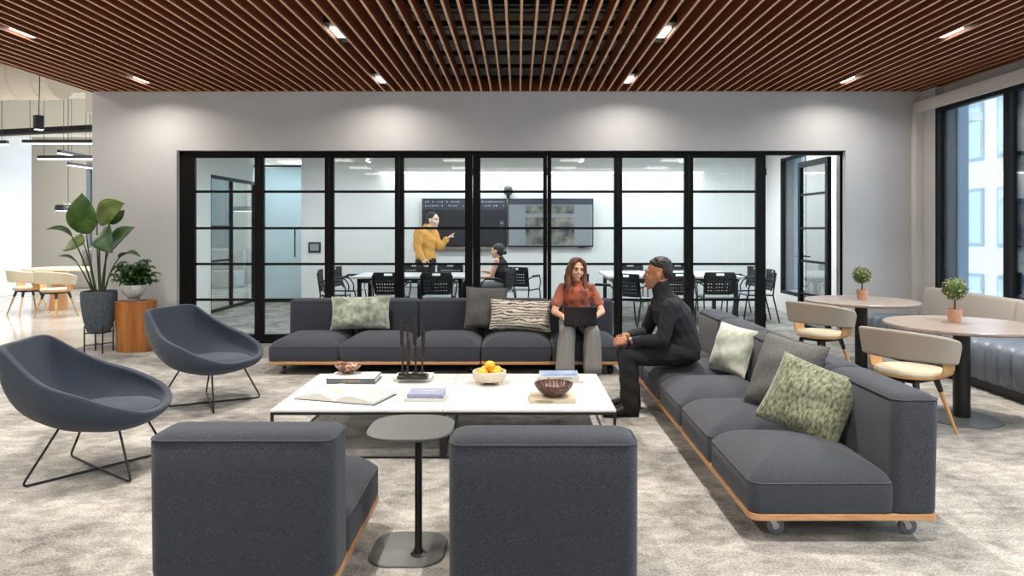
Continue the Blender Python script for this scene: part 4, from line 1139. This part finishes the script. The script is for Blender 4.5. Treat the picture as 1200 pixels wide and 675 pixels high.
# ------------------------------------------------------------------ people
def V(*a): return Vector(a)
def cap(b, p0, p1, r0, r1=None, seg=14):
    r1 = r0 if r1 is None else r1
    p0 = Vector(p0); p1 = Vector(p1); ax = p1 - p0; L_ = ax.length
    if L_ < 1e-6: sphere(b, p0, r0, seg, 8); return
    t = ax / L_; u = t.orthogonal().normalized(); v = t.cross(u); rings = []
    for a in (-80, -55, -28, 0): rings.append((p0 + t * r0 * math.sin(math.radians(a)), r0 * math.cos(math.radians(a))))
    for a in (0, 28, 55, 80): rings.append((p1 + t * r1 * math.sin(math.radians(a)), r1 * math.cos(math.radians(a))))
    ring_loft(b, [[c + (u * math.cos(2 * PI * k / seg) + v * math.sin(2 * PI * k / seg)) * r for k in range(seg)] for c, r in rings])
def ell(b, c, r, M=None, u=18, v=12): sphere(b, c, r, u, v, M)
def chain(b, pts, rs):
    for i in range(len(pts) - 1): cap(b, pts[i], pts[i + 1], rs[i], rs[i + 1])
def torso(b, rows, lat, grow=0.0, seg=28):
    """rows = (centre, half width along lat, half depth); stacked ellipses perpendicular to the spine"""
    lat = Vector(lat).normalized(); rings = []
    n = len(rows)
    for i, (c, rx, ry) in enumerate(rows):
        t = (Vector(rows[min(i + 1, n - 1)][0]) - Vector(rows[max(i - 1, 0)][0])).normalized(); f = t.cross(lat).normalized()
        l2 = f.cross(t).normalized(); c = Vector(c)
        rings.append([c + l2 * (rx + grow) * math.copysign(abs(math.cos(a)) ** .85, math.cos(a)) + f * (ry + grow) * math.copysign(abs(math.sin(a)) ** .85, math.sin(a)) for a in [2 * PI * k / seg for k in range(seg)]])
    # fill between rows for smoothness
    out = []
    for i in range(n - 1):
        for k in range(4):
            u = k / 4; s = u * u * (3 - 2 * u)
            out.append([p.lerp(q, u if k == 0 else (u * .5 + s * .5)) for p, q in zip(rings[i], rings[i + 1])])
    out.append(rings[-1]); ring_loft(b, out)
def fuse(name, b, m, parent, voxel=.006, it=4, fac=.5, ripple=None, mats=None):
    o = build(name, b, m, parent, smooth=0)
    r = o.modifiers.new('r', 'REMESH'); r.mode = 'VOXEL'; r.voxel_size = voxel; r.use_smooth_shade = True
    s = o.modifiers.new('s', 'SMOOTH'); s.factor = fac; s.iterations = it
    bpy.context.view_layer.update()
    me = bpy.data.meshes.new_from_object(o.evaluated_get(bpy.context.evaluated_depsgraph_get()))
    o.modifiers.clear(); old = o.data; o.data = me; bpy.data.meshes.remove(old); me.name = name
    if ripple:
        nn = [v.normal.copy() for v in me.vertices]
        for v, n_ in zip(me.vertices, nn): v.co += n_ * ripple(v.co)
    me.shade_smooth()
    return o
def head(b, M, s=1.0):
    S = M @ Matrix.Scale(s, 4)
    def e(c, r): ell(b, c, r, S)
    def cp(p, q, r0, r1): cap(b, S @ V(*p), S @ V(*q), r0 * s, r1 * s)
    e((0, .014, .034), (.073, .092, .080)); e((0, -.020, -.018), (.061, .068, .080)); e((0, -.030, -.062), (.045, .046, .042))
    e((0, -.062, -.094), (.023, .021, .018)); e((0, -.054, -.052), (.036, .039, .034)); e((.034, -.056, -.026), (.025, .024, .026)); e((-.034, -.056, -.026), (.025, .024, .026))
    cp((-.034, -.074, .026), (.034, -.074, .026), .014, .014); cp((0, -.083, .014), (0, -.101, -.020), .008, .0115)
    e((.010, -.092, -.026), (.009, .010, .007)); e((-.010, -.092, -.026), (.009, .010, .007)); e((0, -.083, -.055), (.024, .012, .012))
    for k in (-1, 1): e((k * .075, .010, -.008), (.010, .020, .032))
    cp((0, .022, -.04), (0, .025, -.12), .052, .050)
def face_parts(t, M, s, mouth='smile', brow='hair_black'):
    S = M @ Matrix.Scale(s, 4)
    for k in (-1, 1):
        b = new(); ell(b, (k * .030, -.0775, .003), (.0135, .008, .0065), S); e_ = build('eye', b, 'teeth', t)
        b = new(); ell(b, (k * .030, -.0830, .003), (.0062, .0042, .0060), S); build('iris', b, 'eye_dark', e_)
        b = new(); chain(b, [S @ V(k * .016, -.0845, .007), S @ V(k * .030, -.0865, .0105), S @ V(k * .045, -.079, .005)], [.0022 * s] * 3); build('eyelid', b, 'eye_dark', e_)
        b = new(); chain(b, [S @ V(k * .014, -.091, .025), S @ V(k * .032, -.092, .031), S @ V(k * .050, -.080, .024)], [.0036 * s, .0036 * s, .002 * s]); build('eyebrow', b, brow, t)
    b = new()
    if mouth == 'smile':
        up = [S @ V(x, -.0935 + abs(x) * .40, -.050 + abs(x) * .30) for x in (-.027, -.014, 0, .014, .027)]
        lo = [S @ V(x, -.0925 + abs(x) * .40, -.066 + abs(x) * .75) for x in (-.027, -.014, 0, .014, .027)]
        chain(b, up, [.003 * s] * 5); chain(b, lo, [.0036 * s] * 5); l_ = build('lips', b, 'lips', t)
        b = new(); ell(b, (0, -.0875, -.057), (.020, .0075, .006), S); build('teeth', b, 'teeth', l_)
    else:
        chain(b, [S @ V(x, -.0915 + abs(x) * .35, -.055) for x in (-.022, 0, .022)], [.0038 * s] * 3); build('lips', b, 'lips', t)
def hand(b, w, d, n, th, s=1.0, curl=35, point=False):
    """w wrist, d towards the fingers, n out of the back of the hand, th towards the thumb"""
    w = Vector(w); d = Vector(d).normalized(); n = (Vector(n) - d * Vector(n).dot(d)).normalized(); th0 = n.cross(d); th = th0 if th0.dot(Vector(th)) > 0 else -th0
    k = [w + d * .085 * s + th * x * s + n * .002 for x in (.030, .010, -.010, -.029)]
    for q, p in enumerate(k): cap(b, w + th * (.016 - .010 * q) * s + d * .012, p, .016 * s, .0115 * s)
    for q, (p, L_) in enumerate(zip(k, (.068, .076, .070, .054))):
        c = curl * (1 + .08 * q); c = 6 if (point and q == 0) else (78 if point else c); dirv = d; p0 = p
        for f, part in enumerate((.45, .32, .23)):
            a = math.radians(c * (.6 if f == 0 else 1.0)); axis = th.cross(dirv)
            rot = Matrix.Rotation(a, 3, th if (Matrix.Rotation(a, 3, th) @ dirv).dot(n) < dirv.dot(n) else -th)
            dirv = (rot @ dirv).normalized(); p1 = p0 + dirv * L_ * part * s
            cap(b, p0, p1, (.0098 - .0010 * f) * s, (.0090 - .0010 * f) * s, 10); p0 = p1
    t0 = w + d * .020 * s + th * .024 * s; t1 = t0 + (d * .5 + th * .75 - n * .2).normalized() * .038 * s
    t2 = t1 + (d * .85 + th * .25 - n * .35).normalized() * .032 * s; t3 = t2 + (d * .9 - n * .45).normalized() * .024 * s
    chain(b, [t0, t1, t2, t3], [.0135 * s, .011 * s, .0100 * s, .0085 * s])
def shoe(t, ank, toe, s=1.0, m='shoe_black'):
    """ankle point over the heel, toe direction in plan"""
    a = Vector(ank); d = Vector(toe).normalized(); b = new(); h = V(a.x, a.y, 0); z = .034 * s
    side = V(-d.y, d.x, 0)
    rows = [(-.065, .026, .030, .060), (-.03, .036, .042, .085), (.03, .038, .050, .090), (.09, .043, .040, .062), (.145, .046, .030, .048), (.185, .036, .022, .036), (.205, .015, .012, .022)]
    rings = []
    for x, hw, zz, top_ in rows:
        c = h + d * x * s; rings.append([c + side * hw * s * math.cos(q) + V(0, 0, max(.012, top_ * 1.3 * s * (.5 + .5 * math.sin(q)))) for q in [2 * PI * k / 16 for k in range(16)]])
    ring_loft(b, rings); o = build('shoe', b, m, t, smooth=60)
    b = new(); rings = [[h + d * x * s + side * hw * s * 1.08 * q + V(0, 0, zz) for (x, hw, _, _), q in [(r, 1) for r in rows] + [(r, -1) for r in reversed(rows)]] for zz in (.0, .014)]
    ring_loft(b, rings); build('sole', b, 'black_metal', o)

# --- woman with laptop on the back sofa
t = thing('person', 'long haired person in rust short sleeved top with laptop on the back sofa', 'person', (0, 0, 0))
L_ = (1, 0, 0); cx = .625
hp = [V(cx - .09, 7.50, .50), V(cx + .09, 7.50, .50)]; kn = [V(.495, 7.03, .455), V(.745, 7.03, .455)]; an = [V(.465, 6.97, .10), V(.745, 6.99, .10)]
sh = [V(cx - .155, 7.50, .865), V(cx + .155, 7.50, .865)]; el = [V(.385, 7.38, .625), V(.885, 7.38, .625)]; wr = [V(.485, 7.17, .585), V(.77, 7.17, .585)]
rows = [(V(cx, 7.51, .44), .13, .10), (V(cx, 7.52, .52), .155, .115), (V(cx, 7.525, .63), .125, .095), (V(cx, 7.515, .76), .145, .110), (V(cx, 7.51, .85), .150, .088), (V(cx, 7.505, .895), .10, .06), (V(cx, 7.50, .93), .05, .05)]
HM = T(cx, 7.475, 1.062) @ R('Z', 14) @ R('Y', 5) @ R('X', 3)
b = new(); torso(b, rows, L_); head(b, HM, 1.04); cap(b, (cx, 7.505, .89), HM @ V(0, .02, -.06), .055, .048)
for i in (0, 1):
    chain(b, [hp[i], kn[i], an[i]], [.085, .056, .036]); cap(b, an[i], an[i] + V(0, -.06, -.05), .030, .020)
    chain(b, [sh[i], el[i], wr[i]], [.044, .036, .024]); hand(b, wr[i], (.15 if i == 0 else -.15, -1, -.12), (0, 0, 1), (1 if i == 0 else -1, 0, 0), .95, 22)
fuse('body', b, 'skin_light', t, .005, 3)
face_parts(t, HM, 1.04, 'smile', 'hair_brown')
b = new(); torso(b, [(V(cx, 7.515, .50), .170, .128)] + [(c, x + .016, y + .016) for c, x, y in rows[2:5]] + [(V(cx, 7.505, .905), .085, .066), (V(cx, 7.50, .945), .060, .056)], L_)
for i in (0, 1): s = (-1, 1)[i]; cap(b, sh[i] + V(0, 0, -.002), sh[i].lerp(el[i], .66) + V(s * .004, 0, 0), .058, .056); cap(b, sh[i], (cx, 7.505, .88), .056, .060)
fuse('top', b, 'rust_velvet', t, .006, 5, ripple=lambda c: .004 * math.sin(c.x * 38 + c.z * 30) * math.sin(c.z * 20 + c.x * 22) + .003 * math.sin(c.x * 90 + 3 * math.sin(c.z * 12)))
b = new(); ell(b, (cx, 7.51, .50), (.172, .135, .095))
for i in (0, 1): chain(b, [hp[i], kn[i], kn[i].lerp(an[i], .4), an[i] + V(0, -.005, .01)], [.100, .080, .088, .098])
for i in (0, 1): pass
fuse('trousers', b, 'grey_wool', t, .006, 5, ripple=lambda c: (.005 * math.sin(math.atan2(c.y - 7.0, (c.x - (.48 if c.x < .62 else .745))) * 7)) * (1 if c.z < .42 else .3))
for i in (0, 1): shoe(t, an[i] + V(0, -.02, 0), (0.02, -1, 0), .95)
b = new(); S = HM @ Matrix.Scale(1.04, 4)
ell(b, (0, .026, .046), (.083, .094, .083), S); ell(b, (0, .05, -.02), (.078, .066, .09), S)
for k in (-1, 1):
    chain(b, [S @ V(k * .012, -.052, .112), S @ V(k * .055, -.055, .080), S @ V(k * .078, -.030, .01), S @ V(k * .085, -.015, -.07), S @ V(k * .088, -.04, -.15), S @ V(k * .092, -.065, -.21)], [.018, .024, .024, .028, .030, .018])
    chain(b, [S @ V(k * .070, .03, .02), S @ V(k * .080, .03, -.08), S @ V(k * .085, .0, -.17)], [.03, .035, .028])
chain(b, [S @ V(0, .06, 0), S @ V(0, .075, -.10), S @ V(0, .07, -.20)], [.06, .06, .05])
fuse('hair', b, 'hair_brown', t, .005, 3, ripple=lambda c: .0022 * math.sin(c.x * 260 + math.sin(c.z * 30)))
t2 = thing('laptop', 'open black laptop on the lap of the person in rust top', 'laptop', (cx - .004, 6.99, .532))
b = new(); M = R('X', 9); rr_loft(b, .325, .225, .012, [(.001, 0), (0, .002), (0, .013), (.001, .015)], cy=.115, M=M); build('base', b, 'laptop_shell', t2)
b = new(); box(b, -.135, .135, .04, .135, .0152, .0168, M); build('keyboard', b, 'black_ink', t2)
b = new(); M2 = T(0, -.004, .010) @ R('X', 22); box(b, -.1625, .1625, -.004, .004, -.012, .20, M2, bev=.003); build('lid', b, 'laptop_shell', t2)
b = new(); box(b, -.152, .152, .0042, .005, .008, .19, M2); build('screen', b, 'screen_dark', t2)

# --- man on the right sofa
t = thing('person', 'seated person in black turtleneck and dark trousers with hands clasped on the right sofa', 'person', (0, 0, 0))
L_ = (0, 1, 0); Y = 5.72
hp = [V(1.32, Y - .10, .50), V(1.32, Y + .10, .50)]; kn = [V(.885, 5.60, .480), V(.90, 5.88, .480)]; an = [V(.895, 5.60, .09), V(.955, 5.86, .09)]
sh = [V(1.205, Y - .185, .885), V(1.195, Y + .185, .885)]; el = [V(1.135, 5.49, .625), V(1.08, 5.93, .62)]; wr = [V(.875, 5.575, .605), V(.875, 5.74, .615)]
rows = [(V(1.33, Y, .46), .13, .10), (V(1.335, Y, .52), .155, .112), (V(1.325, Y, .64), .155, .125), (V(1.262, Y, .79), .19, .138), (V(1.215, Y, .885), .18, .11), (V(1.19, Y, .935), .10, .06), (V(1.175, Y, .975), .05, .05)]
HM = T(1.142, Y, 1.122) @ R('Z', -106) @ R('X', -2)
b = new(); torso(b, rows, L_); head(b, HM, 1.1); cap(b, (1.185, Y, .93), HM @ V(0, .022, -.06), .062, .056)
for i in (0, 1):
    chain(b, [hp[i], kn[i], an[i]], [.088, .060, .042]); cap(b, an[i], an[i] + V(-.06, 0, -.05), .030, .020)
    chain(b, [sh[i], el[i], wr[i]], [.054, .044, .029])
hand(b, wr[0], (-1, .22, -.06), (0, -.75, .6), (-.1, .3, 1), 1.0, 62); hand(b, wr[1], (-.9, -.45, -.25), (-.2, .5, .8), (0, -1, .3), 1.0, 55)
fuse('body', b, 'skin_tan', t, .005, 3)
face_parts(t, HM, 1.1, 'calm', 'hair_black')
b = new(); torso(b, [(V(1.340, Y, .45), .175, .135), (V(1.345, Y, .52), .178, .142)] + [(c, x + .013, y + .014) for c, x, y in rows[2:5]] + [(V(1.19, Y, .945), .115, .08), (V(1.172, Y, .975), .068, .066), (HM @ V(0, .024, -.098), .062, .062)], L_); cap(b, (1.195, Y, .93), (1.168, Y, 1.0), .088, .072); cap(b, (1.18, Y, .96), HM @ V(0, .030, -.078), .076, .066)
for i in (0, 1): chain(b, [sh[i], el[i], el[i].lerp(wr[i], .78)], [.072, .055, .040])
fuse('sweater', b, 'black_knit', t, .006, 5, ripple=lambda c: .003 * math.sin(c.z * 60 + c.x * 45) * math.sin(c.x * 50 + c.y * 20))
b = new(); ell(b, (1.33, Y, .50), (.155, .20, .115))
for i in (0, 1): chain(b, [hp[i], kn[i] + V(.0, 0, 0), kn[i].lerp(an[i], .5), an[i] + V(0, 0, -.015)], [.100, .080, .078, .074])
fuse('trousers', b, 'black_trouser', t, .006, 5, ripple=lambda c: .003 * math.sin(c.z * 50 + c.x * 30))
shoe(t, an[0] + V(-.0, 0, 0), (-1, -.05, 0), 1.08); shoe(t, an[1], (-1, .1, 0), 1.08)
b = new(); S = HM @ Matrix.Scale(1.1, 4)
ell(b, (0, .024, .068), (.072, .085, .060), S); ell(b, (0, .052, .035), (.071, .060, .066), S); cap(b, S @ V(-.034, -.044, .096), S @ V(.034, -.044, .096), .019, .019)
rr = random.Random(9)
for k in range(200):
    v = V(rr.gauss(0, 1), rr.gauss(0, 1), abs(rr.gauss(0, 1)) + .5).normalized(); ell(b, (v.x * .066, .022 + v.y * .076, .072 + v.z * .062), .009, S, 8, 6)
fuse('hair', b, 'hair_black', t, .004, 1)
b = new(); wd = (wr[0] - el[0]).normalized(); c = wr[0] - wd * .012; u = wd.orthogonal().normalized(); v = wd.cross(u)
rings = [[c + wd * k + (u * math.cos(2 * PI * q / 20) + v * math.sin(2 * PI * q / 20)) * r for q in range(20)] for k, r in ((-.012, .030), (-.010, .034), (.010, .034), (.012, .030))]
ring_loft(b, rings); wt = build('watch', b, 'black_metal', t)
b = new(); n_ = V(-.1, -.75, .6).normalized(); M = Matrix.Translation(c + n_ * .034) @ n_.to_track_quat('Z', 'Y').to_matrix().to_4x4(); lathe(b, [(.018, -.003), (.020, .0), (.019, .005), (.016, .006)], 20, M); build('watch_face', b, 'watch_steel', wt)
b = new(); ell(b, (-.082, .004, -.012), (.007, .007, .009), S); cap(b, S @ V(-.085, .0, -.014), S @ V(-.083, -.010, -.034), .0035, .003); build('earbud', b, 'teeth', t)

# --- person pointing at the screen in the meeting room
t = thing('person', 'standing person in mustard sweater pointing at the dark wall screen', 'person', (0, 0, 0))
D_ = 12.32; X0 = wx(499, D_); lt = V(.55, .83, 0).normalized()
def off(a, z, f=0): return V(X0, D_, z) + lt * a + V(.83, -.55, 0) * f
hp = [off(-.10, .95), off(.10, .95)]; kn = [off(-.11, .52, .01), off(.10, .52, .02)]; an = [off(-.11, .09, -.02), off(.11, .09, .0)]
sh = [off(-.19, 1.44), off(.19, 1.44)]; HM = T(X0 + .13, D_ - .02, 1.655) @ R('Z', 62) @ R('X', 2)
el = [V(wx(489, D_ - .2), D_ - .22, 1.16), V(wx(515, D_), D_ + .05, 1.17)]; wr = [V(wx(496, D_ - .25), D_ - .30, .98), V(wx(523.5, D_), D_ + .08, 1.325)]
rows = [(off(0, .86), .165, .12), (off(0, .98), .17, .125), (off(0, 1.12), .14, .11), (off(0, 1.30), .165, .125), (off(0, 1.42), .17, .10), (off(0, 1.48, .02), .11, .07), (off(0, 1.53, .05), .055, .055)]
b = new(); torso(b, rows, lt); head(b, HM, 1.16); cap(b, off(0, 1.48, .02), HM @ V(0, .02, -.07), .06, .055)
for i in (0, 1):
    chain(b, [hp[i], kn[i], an[i]], [.09, .062, .042]); cap(b, an[i], an[i] + V(.10, -.06, -.05), .036, .028); chain(b, [sh[i], el[i], wr[i]], [.05, .042, .027])
hand(b, wr[0], (.4, -.2, -1), (-.5, -.8, 0), (.7, -.3, 0), 1.1, 40); hand(b, wr[1], (.75, 0, .6), (-.5, 0, .7), (0, -.3, 1), 1.1, 40, point=True)
fuse('body', b, 'skin_pale', t, .008, 2); face_parts(t, HM, 1.16, 'calm', 'hair_black')
b = new(); torso(b, [(off(0, .945), .20, .15), (off(0, .99), .205, .155)] + [(c, x + .03, y + .03) for c, x, y in rows[2:5]] + [(off(0, 1.50, .02), .09, .08), (off(0, 1.555, .06), .07, .068)], lt)
for i in (0, 1): chain(b, [sh[i], el[i], el[i].lerp(wr[i], .9)], [.085, .070, .052])
fuse('sweater', b, 'mustard_knit', t, .008, 4, ripple=lambda c: .004 * math.sin(c.z * 40 + c.x * 30))
b = new(); ell(b, off(0, .93), (.19, .15, .12))
for i in (0, 1): chain(b, [hp[i], kn[i], an[i] + V(0, 0, .02)], [.11, .085, .065])
fuse('trousers', b, 'black_trouser', t, .009, 4)
for i in (0, 1): shoe(t, an[i], (.83, -.55, 0), 1.05)
b = new(); S = HM @ Matrix.Scale(1.16, 4); ell(b, (0, .024, .044), (.080, .094, .080), S); ell(b, (0, .05, -.01), (.070, .060, .075), S)
chain(b, [S @ V(0, .095, -.03), S @ V(0, .115, -.10), S @ V(.0, .10, -.20)], [.035, .032, .018]); fuse('hair', b, 'hair_black', t, .008, 2)

# --- seated person with hair bun in the meeting room
t = thing('person', 'seated person in black sleeveless top with hair bun, back to the partition', 'person', (0, 0, 0))
D_ = 11.7; X0 = wx(588, D_); lt = V(.25, .97, 0).normalized()
def off(a, z, f=0): return V(X0, D_, z) + lt * a + V(-.97, .25, 0) * f
hp = [off(-.10, .54), off(.10, .54)]; kn = [off(-.10, .53, .42), off(.12, .53, .42)]; an = [off(-.10, .09, .40), off(.12, .09, .42)]
sh = [off(-.17, .97, .04), off(.17, .97, .04)]; el = [off(-.22, .70, .12), off(.22, .72, .14)]; wr = [off(-.20, .70, .34), off(.16, .78, .36)]
HM = T(X0 - .075, D_, 1.125) @ R('Z', -112)
rows = [(off(0, .47), .15, .11), (off(0, .56), .16, .12), (off(0, .68), .13, .10), (off(0, .83, .02), .155, .115), (off(0, .94, .03), .155, .09), (off(0, .99, .04), .10, .06), (off(0, 1.03, .05), .05, .05)]
b = new(); torso(b, rows, lt); head(b, HM, 1.08); cap(b, off(0, 1.0, .04), HM @ V(0, .02, -.07), .055, .05)
for i in (0, 1):
    chain(b, [hp[i], kn[i], an[i]], [.088, .06, .04]); cap(b, an[i], an[i] + V(-.10, .02, -.05), .034, .026); chain(b, [sh[i], el[i], wr[i]], [.048, .038, .026])
    hand(b, wr[i], (-.97, .25, 0), (0, 0, 1), (0, 1 if i == 0 else -1, 0), 1.0, 25)
fuse('body', b, 'skin_light', t, .008, 2); face_parts(t, HM, 1.08, 'calm', 'hair_black')
b = new(); torso(b, [(off(0, .56), .175, .135)] + [(c, x + .014, y + .014) for c, x, y in rows[2:5]] + [(off(0, 1.0, .04), .085, .068), (off(0, 1.035, .05), .062, .058)], lt); fuse('top', b, 'black_knit', t, .008, 3)
b = new(); ell(b, off(0, .53), (.15, .17, .10))
for i in (0, 1): chain(b, [hp[i], kn[i], an[i] + V(0, 0, .02)], [.10, .078, .065])
fuse('trousers', b, 'grey_wool', t, .009, 3)
for i in (0, 1): shoe(t, an[i], (-.97, .25, 0), 1.0)
b = new(); S = HM @ Matrix.Scale(1.08, 4); ell(b, (0, .024, .044), (.080, .094, .080), S); ell(b, (0, .05, -.01), (.068, .060, .070), S); ell(b, (0, .125, -.02), (.038, .036, .036), S); fuse('hair', b, 'hair_black', t, .007, 2)
# ------------------------------------------------------------------ world, camera
w = bpy.data.worlds.new('sky'); C.world = w; w.use_nodes = True
bg = w.node_tree.nodes['Background']; bg.inputs['Color'].default_value = (.70, .85, 1.0, 1); bg.inputs['Strength'].default_value = 7.0
cam = bpy.data.cameras.new('camera'); co = bpy.data.objects.new('camera', cam); COL.objects.link(co); C.camera = co
co.location = (0, 0, H); co.rotation_euler = (PI / 2, 0, 0)
cam.sensor_width = 36; cam.lens = F / 1200 * 36; cam.shift_x = -(VX - 600) / 1200; cam.shift_y = -(337.5 - VY) / 1200
cam.clip_start = .05
C.view_settings.view_transform = 'Standard'; C.view_settings.look = 'None'; C.view_settings.gamma = 1.0
C.view_settings.use_curve_mapping = False; C.view_settings.exposure = -0.22
cy = C.cycles
cy.use_denoising = True
cy.max_bounces = 8; cy.diffuse_bounces = 4; cy.glossy_bounces = 3; cy.transmission_bounces = 4; cy.transparent_max_bounces = 12
cy.sample_clamp_indirect = 4.0; cy.caustics_reflective = False; cy.caustics_refractive = False
